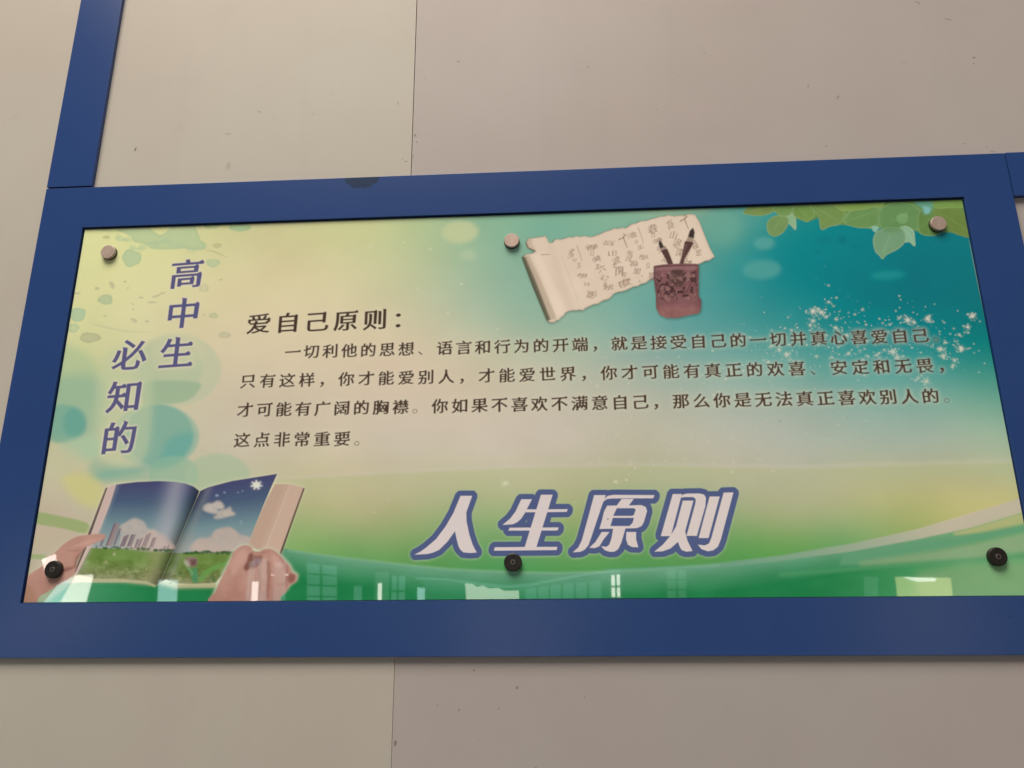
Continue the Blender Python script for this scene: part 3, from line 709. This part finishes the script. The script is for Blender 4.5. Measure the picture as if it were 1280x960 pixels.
# --- body text
brown = (72, 52, 42)
halo = (206, 192, 164, 1.5, .6)
put('爱自己原则：', (323.5, 404.5), (469, 399.5), 32.5 * TPP, .006, .024, 1.3, .045, xs=1.10, color=brown, halo=halo, idx=4)
rows = (('一切利他的思想、语言和行为的开端，就是接受自己的一切并真心喜爱自己。', (366, 440), (1150, 419.5), 32),
        ('只有这样，你才能爱别人，才能爱世界，你才可能有真正的欢喜、安定和无畏，', (310, 476.5), (1155.5, 457), 33),
        ('才可能有广阔的胸襟。你如果不喜欢不满意自己，那么你是无法真正喜欢别人的。', (306.5, 512.5), (1163, 495), 34),
        ('这点非常重要。', (302.5, 550), (427.5, 548.5), 5))
for k, (t, a, b, ix) in enumerate(rows):
    put(t, a, b, 21.5 * TPP, .009 if k != 2 else .009, .023 if k != 2 else .026, 1.5, .045, xs=1.06, color=brown, halo=halo, idx=ix)
# --- upright blue title
blue = (86, 82, 114)
hb = (214, 196, 172, 2.2, .75)
for ch, c, s in (('高', (233.5, 342), 1), ('中', (229, 391.5), 1), ('生', (220.5, 441), 1), ('必', (162.5, 443.5), 1), ('知', (155.5, 495.5), 1), ('的', (149, 547.5), 1)):
    put(ch, c, c, 49 * TPP * s, .008, .024, 1.4, .05, xs=1.04, color=blue, halo=hb, hsize=2.0)

# --- large slogan
Pc = Crop(500, 600, 5.818); Qc = Crop(710, 600, 5.818)
big = [Pc([(440,115),(525,115),(482,235),(484,300),(505,400),(530,475),(558,527),(510,531),(460,526),(438,505),(425,480),(412,430),(400,372),(345,448),(285,508),(240,528),(200,538),(105,543),(150,520),(190,492),(262,430),(330,340),(388,240)]),
    Pc([(882,140),(960,140),(905,245),(882,280),(855,305),(820,322),(745,327),(800,282),(840,230)]), Pc([(905,214),(1220,212),(1212,232),(895,235)]), Pc([(1025,107),(1110,107),(988,500),(903,500)]),
    Pc([(798,347),(1154,345),(1146,367),(788,368)]), Pc([(690,489),(1144,486),(1139,509),(682,514)]),
    Qc([(190,110),(275,110),(245,190),(168,420),(148,475),(120,508),(90,522),(35,526),(75,490),(100,440),(150,260)]),
    Qc([(245,165),(262,140),(290,115),(330,108),(629,110),(620,133),(330,134),(285,138)]), Qc([(390,138),(478,138),(440,188),(350,192)]),
    Qc([(245,378),(302,378),(260,430),(228,482),(195,495),(155,493),(200,450)]), Qc([(330,345),(420,345),(388,455),(365,503),(340,520),(310,523),(270,512),(240,482),(280,486),(300,470),(315,430)]),
    Qc([(425,378),(495,378),(495,430),(511,489),(465,487),(435,470),(422,430)]),
    Qc([(762,102),(828,102),(748,408),(675,408)]), Qc([(818,128),(832,108),(860,99),(955,98),(990,106),(1003,130),(999,190),(937,406),(862,406),(925,175),(930,140),(912,124),(850,124)]),
    Qc([(835,150),(912,150),(852,372),(868,440),(905,516),(860,521),(828,510),(815,490),(800,450),(745,498),(690,518),(628,521),(690,470),(750,400),(785,340)]),
    Qc([(1030,120),(1103,120),(1022,422),(950,422)]), Qc([(1132,92),(1203,90),(1112,430),(1090,485),(1055,512),(1015,518),(970,502),(945,470),(995,476),(1025,462),(1043,420)])]
box_ = Qc([(285,187),(535,183),(565,196),(575,225),(552,305),(535,335),(500,350),(228,356),(245,300),(262,230)])
bh = [Qc([(355,205),(480,205),(493,215),(480,252),(468,261),(328,261)]), Qc([(326,275),(480,275),(470,310),(448,335),(308,335)])]
lps = [ccw(to_tex(p)) for p in big] + [ccw(to_tex(box_))] + [ccw(to_tex(p))[::-1] for p in bh]
mk, bb = raster(lps, int(16 * TPP))
R_ = 7.2 * TPP
# distance-based rounded outline
def dilate(mk, r):
    out = mk.copy(); n = 40
    for rr in (r * .55, r):
        for k in range(n):
            dx, dy = rr * math.cos(2 * math.pi * k / n), rr * math.sin(2 * math.pi * k / n)
            out = np.maximum(out, np.roll(np.roll(mk, int(round(dx)), 1), int(round(dy)), 0))
    return out
om = blur(dilate(mk, R_), .5)
comp(blur(dilate(mk, R_ + 1.6 * TPP), 1.0 * TPP), bb, (160, 174, 134), .45)
comp(om, bb, (78, 86, 118), 1)
comp(mk, bb, (205, 187, 179), 1)
shape([Qc(ell(290, 284, 5, 5))], (40, 40, 36), .9, .2)
# tiny specks and the paler cut margin of the sheet on the right
shape([ell(975, 526.5, .8, .6)], (60, 60, 50), .8, .2)
stroke([(1211.5, 300), (1224, 360), (1246, 460), (1268, 568), (1281, 634)], [.4, 1.6, 2.2, 2.2, .6], (160, 160, 122), .75, .5)

# even out: colours above are as seen; divide by the light that falls on each spot
def light_at():
    """radiance a white matt wall would show: ambient plus the overhead lamp, on a coarse grid"""
    st = 52; gx = np.linspace(X0, X1, st); gz = np.linspace(Z1, Z0, 22); GX, GZ = np.meshgrid(gx, gz)
    P = np.stack([GX, np.full_like(GX, FACE_Y), GZ], -1)
    c = np.array(LAMP['loc']); d = np.array(LAMP['aim']) - c; d = d / np.linalg.norm(d)
    r = np.cross(d, [0, 0, 1]); r /= np.linalg.norm(r); u = np.cross(r, d); F = 0; n = 6
    for a in (np.arange(n) + .5) / n - .5:
        for b in (np.arange(n) + .5) / n - .5:
            v = c + r * a * LAMP['sx'] + u * b * LAMP['sy'] - P; rr = (v ** 2).sum(-1)
            F = F + np.clip(-v[..., 1], 0, None) * np.clip(-(v @ d), 0, None) / rr ** 2
    F = F * LAMP['sx'] * LAMP['sy'] / n / n / math.pi
    E_ = AMB + LAMP['rad'] * F
    E_ = np.stack([np.interp(U_[0], np.linspace(0, 1, st), row) for row in E_], 0)
    E_ = np.stack([np.interp(V_[:, 0], np.linspace(0, 1, 22), E_[:, j]) for j in range(TW)], 1)
    return E_[..., None] * np.array(LCOL) * 0.985
LA = light_at()
VEIL = np.array(LCOL) * AMB * .045
IMG *= np.array([1.00, 1.035, 1.06])
ALB = np.clip((IMG - VEIL) / LA, 0.0008, 0.985)
ALB *= (1 + .006 * rng.standard_normal((TH, TW)))[..., None]
img = bpy.data.images.new('print', TW, TH, float_buffer=True, is_data=True)
buf = np.ones((TH, TW, 4), np.float32); buf[..., :3] = ALB[::-1]
img.pixels.foreach_set(buf.ravel()); img.update(); img.pack()

# ------------------------------------------------------------------ materials
wl, wr = (0.524, 0.508, 0.490), (0.470, 0.442, 0.460)
def panel_mat(name, base, pts):
    M_ = Mat(name); c = M_.noise(3.5, 4, .6, M_.coord())
    b = tuple(base); c2 = M_.noise(1.7, 3, .55, M_.coord())
    colr = M_.ramp(c, [(0.3, tuple(x * .96 for x in b)), (0.7, tuple(min(1, x * 1.03) for x in b))])
    tint = M_.ramp(c2, [(.35, (1.0, .975, .96)), (.65, (.965, 1.0, .985))]); colr = M_.mix(1.0, colr, tint, 'MULTIPLY')
    streak = M_.n('ShaderNodeMapping'); streak.inputs['Scale'].default_value = (14, 14, 1.2); M_.L.new(M_.coord(), streak.inputs[0])
    sk = M_.ramp(M_.noise(2.0, 4, .6, streak.outputs[0]), [(.55, (0, 0, 0)), (.8, (.10, .10, .10))]); colr = M_.mix(sk, colr, tuple(x * .7 for x in b))
    fine = M_.noise(38, 3, .6, M_.coord()); sp = M_.ramp(fine, [(.66, (0, 0, 0)), (.80, (.14, .14, .14))])
    colr = M_.mix(sp, colr, tuple(x * .6 for x in b))
    colr = M_.spots(pts, colr, (.16, .12, .09))
    M_.L.new(colr, M_.p.inputs['Base Color'])
    M_.set(Roughness=.42); M_.p.inputs['Specular IOR Level'].default_value = .14
    w = M_.noise(2.2, 2, .5, M_.coord()); M_.bump(w, .25, .01)
    return M_.m
def wp(px, py, y=0.008):
    q = back(px, py, y); return float(q[0]), float(q[2])
def marks(lst):
    out = []
    for (px, py, rx, ry, a, st) in lst:
        x, z = wp(px, py); k = S / 560; out.append((x, z, rx * k, ry * k, a, st))
    return out
mL = marks([(169.5,188,.9,3.6,-.2,1.),(325,140,2.2,1,-.2,.5),(341,148,1.6,.8,0,.3),(286,168,5,1.5,-.1,.3),(286,208,3.5,7,-.2,.22),(392,143,3,2,0,.15),(416,118,2.5,1.5,0,.15),(498,130,1.4,2,.3,.4),(508,203,2.6,.8,-.7,.6),(504,200,1.4,.8,-.5,.5),(455,140,1.4,.8,0,.3)])
mR = marks([(573,78,2.6,1.2,-.4,.6),(531,99,1.2,1,0,.4),(519,170,1.4,2.6,.2,.7),(521,178,1,1,0,.6),(516,196,1,4,.1,.5),(735,84,2,1,.2,.5),(847,96,1,1,0,.6),(880,67,1.6,1,.3,.4),(1185,25,6,1,-.3,.5),(1200,34,1.4,1,0,.6),(1147,4,4,1.2,-.6,.5),(1217,73,2.2,1.6,.3,.6),(1217,81,1.6,1.2,0,.6),(1010,108,1.6,3,.2,.35),(1047,122,3.4,1.6,.6,.5),(1205,180,1.4,.9,0,.6),(1233,184,1.2,.9,0,.7),(1240,190,3,.8,0,.5),(1032,183,1.2,1.4,0,.5),(622,140,1,.8,0,.4),(820,138,1,.8,0,.4),(1130,80,2,1,.3,.2)])
mB = marks([(592,838,2,.9,-.3,.6),(646,860,2.2,1.2,.4,.6),(573,888,1.6,1,.5,.6),(624,885,1.4,1,0,.5),(546,881,1,.8,0,.5),(730,872,1,.8,0,.5),(598,926,1.2,.8,0,.4),(621,945,1,.8,0,.4),(494,928,1.6,3,0,.7),(670,959,1.2,1.2,0,.8),(474,850,.8,12,0,.25),(488,840,1.2,8,0,.2)])
mat_wl = panel_mat('left_wall_panel', wl, mL); mat_wr = panel_mat('right_wall_panel', wr, mR + mB)
def blue_mat(name, stain=None):
    M_ = Mat(name); c = M_.noise(1.6, 4, .6, M_.coord())
    colr = M_.ramp(c, [(.32, (.017, .060, .236)), (.68, (.025, .071, .262))])
    fine = M_.noise(420, 2, .5, M_.coord()); colr = M_.mix(M_.math('MULTIPLY', fine, .10), colr, (.03, .05, .12))
    if stain: colr = M_.spots(stain, colr, (.012, .036, .085), 9.0)
    M_.L.new(colr, M_.p.inputs['Base Color']); M_.set(Roughness=.24); M_.p.inputs['Specular IOR Level'].default_value = .32
    w = M_.noise(2.6, 2, .5, M_.coord()); M_.bump(w, .2, .006)
    return M_.m
q = back(452.5, 225, 0.0)
mat_frame = blue_mat('frame_blue', [(float(q[0]), float(q[2]) + .007, .0262, .0205, 0, .85)] + [(float(back(a_, b_, 0)[0]), float(back(a_, b_, 0)[2]), c_, d_, e_, .6) for a_, b_, c_, d_, e_ in ((500,817,.0012,.0009,0),(583,797,.0008,.0006,0),(668,806,.0014,.0008,.3),(818,218,.0010,.0016,0),(876,214,.0007,.0007,0),(840,236,.0009,.0006,0),(1262,770,.0016,.0011,.2),(1180,206,.0009,.0007,0),(215,783,.0008,.0012,0),(36,470,.0009,.0009,0),(970,788,.0007,.0007,0),(1090,800,.0010,.0006,0))])
mat_strip = blue_mat('strip_blue')
Mp = Mat('print_under_acrylic')
ti = Mp.n('ShaderNodeTexImage', interpolation='Cubic', extension='EXTEND'); ti.image = img
uvn = Mp.n('ShaderNodeUVMap'); uvn.uv_map = 'UVMap'; Mp.L.new(uvn.outputs[0], ti.inputs[0])
Mp.L.new(ti.outputs[0], Mp.p.inputs['Base Color'])
Mp.set(Roughness=.9); Mp.p.inputs['Specular IOR Level'].default_value = 0.0
Mp.p.inputs['Coat Weight'].default_value = 1.0; Mp.p.inputs['Coat Roughness'].default_value = 0.018; Mp.p.inputs['Coat IOR'].default_value = 1.49
wv = Mp.n('ShaderNodeTexNoise'); wv.inputs['Scale'].default_value = 3.2; wv.inputs['Detail'].default_value = 1.0
Mp.L.new(Mp.coord(), wv.inputs['Vector']); Mp.bump(wv.outputs['Fac'], .35, .004, 'Coat Normal')
Me = Mat('acrylic_edge'); Me.set(Base_Color=(.25, .32, .22, 1), Roughness=.15)
Mg = Mat('gap_black'); Mg.set(Base_Color=(.012, .013, .02, 1), Roughness=.6)
def metal_mat():
    M_ = Mat('brushed_cap'); c = M_.noise(90, 3, .6, M_.coord())
    M_.L.new(M_.ramp(c, [(.3, (.40, .32, .29)), (.7, (.52, .42, .38))]), M_.p.inputs['Base Color'])
    M_.set(Metallic=.35, Roughness=.5); M_.bump(c, .25, .0004); return M_.m
mat_cap = metal_mat()
Mk = Mat('black_rubber'); cN = Mk.noise(160, 2, .5, Mk.coord()); Mk.L.new(Mk.ramp(cN, [(.3, (.006, .005, .005)), (.8, (.016, .013, .012))]), Mk.p.inputs['Base Color']); Mk.set(Roughness=.42)
Ms = Mat('screw_steel'); Ms.set(Base_Color=(.16, .14, .13, 1), Metallic=.8, Roughness=.4)
Md = Mat('screw_socket'); Md.set(Base_Color=(.01, .01, .01, 1), Roughness=.6)

# ------------------------------------------------------------------ wall
WALL_Y = 0.0064
seam = 0.7695 * S
wall = empty('wall', (seam, WALL_Y, -1.2)); tag(wall, kind='structure')
def wall_panel(x0, x1, mt, lab, dy=0.0, taper=0.0):
    bm = bmesh.new(); box_bm(bm, x0, x1, WALL_Y + dy, WALL_Y + .02, -1.3, 1.9)
    for v in bm.verts:
        if v.co.x > x1 - 1e-4: v.co.x -= taper * (v.co.z + .2)
    o = finish(bm, 'panel', (mt,), None, .0003, 2); o.parent = wall
    o.matrix_parent_inverse = Matrix.Translation(-Vector(wall.location)); o['label'] = lab
    return o
wall_panel(-2.2, seam + .0001, mat_wl, 'warmer off-white wall panel left of the vertical seam', 0.0, .0006)
wall_panel(seam + .0004, 3.4, mat_wr, 'greyer pinkish wall panel right of the vertical seam', .0004)
bm = bmesh.new(); box_bm(bm, -2.2, 3.4, WALL_Y + .0205, WALL_Y + .03, -1.3, 1.9)
bk = finish(bm, 'backing_sheet', (Mg.m,)); bk.parent = wall; bk.matrix_parent_inverse = Matrix.Translation(-Vector(wall.location))

# ------------------------------------------------------------------ notice board
BW = 0.105 * S                                    # width of the blue border
board = empty('notice_board', (PW / 2, WALL_Y, -BW))
tag(board, 'long acrylic notice board with green and teal print in a wide blue frame', 'notice board')
def child(o, parent=board):
    o.parent = parent; o.matrix_parent_inverse = Matrix.Translation(-Vector(parent.matrix_world.translation if parent.parent else parent.location)); return o
def ring(name, ox0, ox1, oz0, oz1, ix0, ix1, iz0, iz1, y0, y1, mt, bev):
    bm = bmesh.new()
    def lay(y): return ([bm.verts.new((x, y, z)) for x, z in ((ox0, oz0), (ox1, oz0), (ox1, oz1), (ox0, oz1))],
                        [bm.verts.new((x, y, z)) for x, z in ((ix0, iz0), (ix1, iz0), (ix1, iz1), (ix0, iz1))])
    a, b = lay(y0); c, d = lay(y1)
    for i in range(4):
        j = (i + 1) % 4
        bm.faces.new((a[i], a[j], b[j], b[i])); bm.faces.new((c[i], d[i], d[j], c[j]))
        bm.faces.new((a[i], c[i], c[j], a[j])); bm.faces.new((b[i], b[j], d[j], d[i]))
    return finish(bm, name, (mt,), None, bev, 2)
fr = child(ring('frame', -BW, PW + BW, -BW, PH + BW, 0, PW, 0, PH, 0.0, WALL_Y - .0002, mat_frame, .0005))
# dark channel behind the opening
bm = bmesh.new(); box_bm(bm, .0005, PW - .0005, .0057, .0062, .0005, PH - .0005); child(finish(bm, 'backing', (Mg.m,)))
# acrylic sheet with the print on its back
TH_ = .0020; AX0, AX1, AZ0, AZ1 = .0020, PW - .0012, .0008, PH - .0022
me = bpy.data.meshes.new('acrylic_sheet')
vv_ = [(x, y, z) for y in (FACE_Y, FACE_Y + TH_) for (x, z) in ((AX0, AZ0), (AX1, AZ0), (AX1, AZ1), (AX0, AZ1))]
me.from_pydata(vv_, [], [(0, 1, 2, 3), (5, 4, 7, 6), (4, 5, 1, 0), (1, 5, 6, 2), (2, 6, 7, 3), (4, 0, 3, 7)])
uv = me.uv_layers.new(name='UVMap')
for lp_ in me.loops:
    x, y, z = vv_[lp_.vertex_index]; uv.data[lp_.index].uv = ((x - X0) / (X1 - X0), (z - Z0) / (Z1 - Z0))
ac = link('acrylic_sheet', me, None, (Mp.m, Me.m)); child(ac)
for i, p in enumerate(me.polygons): p.material_index = 0 if i == 0 else 1
ac['label'] = 'glossy acrylic sheet printed with Chinese text, open book, scroll and leaves'

def lathe(name, prof, mt, n=40):
    """profile (radius, y) turned round the Y axis"""
    bm = bmesh.new(); rings = []
    for r, y in prof:
        if r < 1e-6: rings.append([bm.verts.new((0, y, 0))])
        else: rings.append([bm.verts.new((r * math.cos(2 * math.pi * k / n), y, r * math.sin(2 * math.pi * k / n))) for k in range(n)])
    for a, b in zip(rings, rings[1:]):
        for k in range(n):
            j = (k + 1) % n
            if len(a) == 1: bm.faces.new((a[0], b[k], b[j]))
            elif len(b) == 1: bm.faces.new((a[k], a[j], b[0]))
            else: bm.faces.new((a[k], a[j], b[j], b[k]))
    bmesh.ops.recalc_face_normals(bm, faces=bm.faces)
    me = bpy.data.meshes.new(name); bm.to_mesh(me); bm.free()
    me.materials.append(mt)
    for p in me.polygons: p.use_smooth = False
    return me
cap_me = lathe('bolt_cap', [(0, -.0026), (.0094, -.0026), (.0099, -.0023), (.0101, -.0018), (.0101, .0012), (.0096, .0016), (.0096, FACE_Y)], mat_cap)
collar_me = lathe('collar', [(.0096, .0014), (.0104, .0016), (.0106, FACE_Y)], Mk.m)
wash_me = lathe('washer', [(0, -.0016), (.0030, -.0016), (.0034, -.0022), (.0096, -.0022), (.0104, -.0018), (.0107, -.0010), (.0107, .0026), (.0104, FACE_Y)], Mk.m)
screw_me = lathe('screw', [(.0014, -.0012), (.0015, -.0030), (.0030, -.0030), (.0033, -.0026), (.0033, -.0014)], Ms.m, 24)
sock_me = lathe('socket', [(0, -.0014), (.0014, -.0014), (.00145, -.0010)], Md.m, 12)
for (px, py) in ((134.5, 314.5), (639.5, 300), (1173.8, 278.8)):
    q = back(px, py, -.0026)
    cp = bpy.data.objects.new('bolt_cap', cap_me); col.objects.link(cp); cp.parent = board
    cp.location = Vector((q[0], 0, q[2])) - Vector(board.location); cp.location.y = -board.location.y
    cp.rotation_euler = (0, rng.random() * 6, 0)
    cl_ = bpy.data.objects.new('collar', collar_me); col.objects.link(cl_); cl_.parent = cp
for (px, py) in ((65.5, 711.8), (641, 702.8), (1248, 695.8)):
    q = back(px, py, -.0024)
    cp = bpy.data.objects.new('washer', wash_me); col.objects.link(cp); cp.parent = board
    cp.location = Vector((q[0], 0, q[2])) - Vector(board.location); cp.location.y = -board.location.y
    cp['label'] = 'black rubber washer left without its metal cap'
    for nm, me_ in (('screw', screw_me), ('socket', sock_me)):
        o = bpy.data.objects.new(nm, me_); col.objects.link(o); o.parent = cp

# ------------------------------------------------------------------ neighbouring blue strips
bm = bmesh.new(); box_bm(bm, -.1045 * S, .0055 * S, -.0004, WALL_Y - .0002, PH + BW + .0022, 1.75)
tag(finish(bm, 'trim_strip', (mat_strip,), None, .0005), 'upright blue trim strip rising from the top left corner of the framed board', 'trim strip', None, 'thing')
bm = bmesh.new(); box_bm(bm, PW + BW + .0010, 2.6, -.0004, WALL_Y - .0002, PH - .0012, PH + BW + .0004)
tag(finish(bm, 'trim_strip', (mat_strip,), None, .0005), 'level blue trim strip running off to the right of the framed board', 'trim strip', None, 'thing')

# ------------------------------------------------------------------ far windows and a few glowing stand-ins across the hall, seen mirrored in the acrylic
def mirror_pt(px, py, dist):
    """point at y = -dist whose mirror image in the sheet shows at this place"""
    q = back(px, py, 2 * FACE_Y + dist)
    return Vector((float(q[0]), -dist, float(q[2])))
def emit(name, c, st):
    M_ = Mat(name); M_.N.remove(M_.p); e = M_.n('ShaderNodeEmission')
    n = M_.noise(.9, 3, .5, M_.coord()); r = M_.ramp(n, [(.3, tuple(x * .75 for x in c)), (.7, c)])
    M_.L.new(r, e.inputs[0]); e.inputs[1].default_value = st
    M_.L.new(e.outputs[0], M_.N['Material Output'].inputs[0]); return M_.m
white = emit('bright_daylight', (1, .97, .88), 17); cyan = emit('sky_daylight', (.62, .95, 1), 9)
dim = emit('dim_daylight_and_soffit', (.55, .9, .85), 2.4); yellow = emit('sunlit_blind', (1, .92, .42), 7); faint = emit('shaded_daylight', (.6, .85, .75), 1.6)
Mfr = Mat('window_frame'); Mfr.set(Base_Color=(.5, .5, .48, 1), Roughness=.5)
def window(pts, mt, dist, label, bars=(0, 0)):
    P4 = [mirror_pt(x, y, dist) for x, y in pts]
    c = sum(P4, Vector()) / len(P4)
    w = empty('window', c); tag(w, label, 'window', None, 'thing')
    def quad(name, Q, y0, y1, mat):
        bm = bmesh.new(); a = [bm.verts.new((q.x - c.x, y0, q.z - c.z)) for q in Q]; b = [bm.verts.new((q.x - c.x, y1, q.z - c.z)) for q in Q]
        bm.faces.new(a); bm.faces.new(b[::-1])
        for i in range(len(Q)): bm.faces.new((a[i], b[i], b[(i + 1) % len(Q)], a[(i + 1) % len(Q)]))
        o = finish(bm, name, (mat,), None); o.parent = w; return o
    quad('pane', P4, -.01, .01, mt)
    if len(P4) != 4: return w
    A_, B_, C_, D_ = P4
    def lerp(a, b, t): return a + (b - a) * t
    nx, nz = bars; hw = .009
    for k in range(1, nx + 1):
        t = k / (nx + 1); p, q_ = lerp(A_, B_, t), lerp(D_, C_, t); d = Vector((hw * dist / 8, 0, 0))
        quad('mullion', [p - d, p + d, q_ + d, q_ - d], .012, .05, Mfr.m)
    for k in range(1, nz + 1):
        t = k / (nz + 1); p, q_ = lerp(A_, D_, t), lerp(B_, C_, t); d = Vector((0, 0, hw * dist / 8))
        quad('transom', [p + d, q_ + d, q_ - d, p - d], .012, .05, Mfr.m)
    return w
window([(98,718),(118,718),(108,760),(74,760)], white, 5, 'slanting bright window strip mirrored over the hand at lower left')
window([(196,724),(217,724),(216,762),(194,762)], cyan, 7, 'small bluish window mirrored beneath the open book')
window([(76,728),(94,720),(74,760),(48,760)], cyan, 5.2, 'pale blue glass mirrored beside the bright strip at lower left')
window([(53,700),(70,694),(72,706),(58,712)], white, 5.4, 'small white lamp opening mirrored behind the left washer')
window([(311,704),(333,700),(333,762),(308,762)], dim, 8, 'tall dim window mirrored over the right hand', (1, 0))
window([(316,730),(323,730),(322,762),(315,762)], white, 7.8, 'narrow bright slit mirrored in the middle of the right hand')
window([(342,706),(356,706),(356,762),(342,762)], dim, 8, 'narrow dim window mirrored over the fingertips', (0, 1))
window([(339,721.8),(359,721.4),(359,723),(339,723)], white, 8.2, 'thin bright ledge mirrored over the fingertips')
window([(382,707),(416,711),(416,762),(382,762)], dim, 9, 'barred window mirrored right of the right hand', (1, 3))
window([(437,736),(447,736),(447,762),(437,762)], dim, 9, 'lowest small window mirrored left of the slogan')
window([(469,733),(474,733),(474,762),(469,762)], white, 9.2, 'thin bright opening mirrored left of the slogan')
window([(465,719),(484,719),(484,762),(465,762)], faint, 9.4, 'shaded window mirrored left of the slogan')
window([(488,724),(506,725),(506,762),(488,762)], dim, 9.1, 'broad dim window mirrored under the first slogan character', (1, 1))
window([(522,739),(531,740),(531,762),(522,762)], cyan, 9, 'small blue window mirrored under the first slogan character')
window([(584,741),(653,744),(653,762),(584,762)], dim, 9, 'wide window mirrored below the middle washer', (2, 0))
window([(662,738),(752,727),(752,762),(662,762)], dim, 9.3, 'wide pale window mirrored right of the middle washer', (5, 0))
window([(764,721),(774,720),(774,762),(764,762)], white, 9, 'upright bright window mirrored right of the middle washer', (1, 2))
window([(833,713),(855,713),(855,762),(833,762)], faint, 9, 'faint barred window mirrored under the last slogan character', (1, 3))
window([(1080,722),(1094,722),(1094,762),(1080,762)], faint, 8, 'faint narrow opening mirrored left of the yellow window')
window([(1114,721),(1184,720),(1188,762),(1117,762)], yellow, 8, 'yellow window with drawn blind mirrored at lower right')
window([(1122,721),(1166,720.4),(1163,725),(1140,726)], white, 7.9, 'bright gap above the blind of the yellow window')

far_wall = emit('far_wall_glow', (.6, .9, .85), .9)  # glow added so that the shaded far wall shows in the acrylic
window([(652,738),(700,730),(775,716),(776,762),(652,762)], far_wall, 9.6, 'added glowing panel for the shaded far wall, mirrored right of the middle washer')
window([(530,730),(585,734),(585,762),(530,762)], far_wall, 9.7, 'added glowing panel for the shaded far wall, mirrored left of the bright ragged pane')
window([(1190,612),(1212,612),(1222,762),(1196,762)], emit('column_glow', (.9, .8, .75), .35), 9.7, 'added glowing panel for a tall faint column, mirrored right of the yellow window')  # column shape given a glow of its own so its mirror image shows
low = emit('lower_daylight', (1, .90, .92), 3.0)
window([(584,733),(594,733.5),(600,737),(608,735),(616,738.5),(628,737.5),(636,741),(654,740.5),(654,762),(586,762)], emit('pale_daylight', (.95, 1, .86), 9.5), 8.8, 'ragged bright clerestory pane mirrored below the middle washer')
window([(520,727),(560,728),(600,731),(640,734),(670,731),(700,725),(740,718),(775,714),(775,717),(740,721),(700,729),(670,735),(640,738),(600,735),(560,731),(520,729)], dim, 9.5, 'added glowing strip for the long bowed ceiling edge, mirrored below the slogan')  # stands in for a matt ceiling edge; the glow is added
window([(596,775),(700,775),(690,900),(586,900)], low, 9, 'wide lower window mirrored in the blue frame below the middle washer')
window([(1120,775),(1200,775),(1205,900),(1125,900)], low, 8, 'lower window mirrored in the blue frame below the yellow window')
window([(-40,775),(70,775),(60,860),(-60,860)], low, 7, 'lower window mirrored in the blue frame at far left')
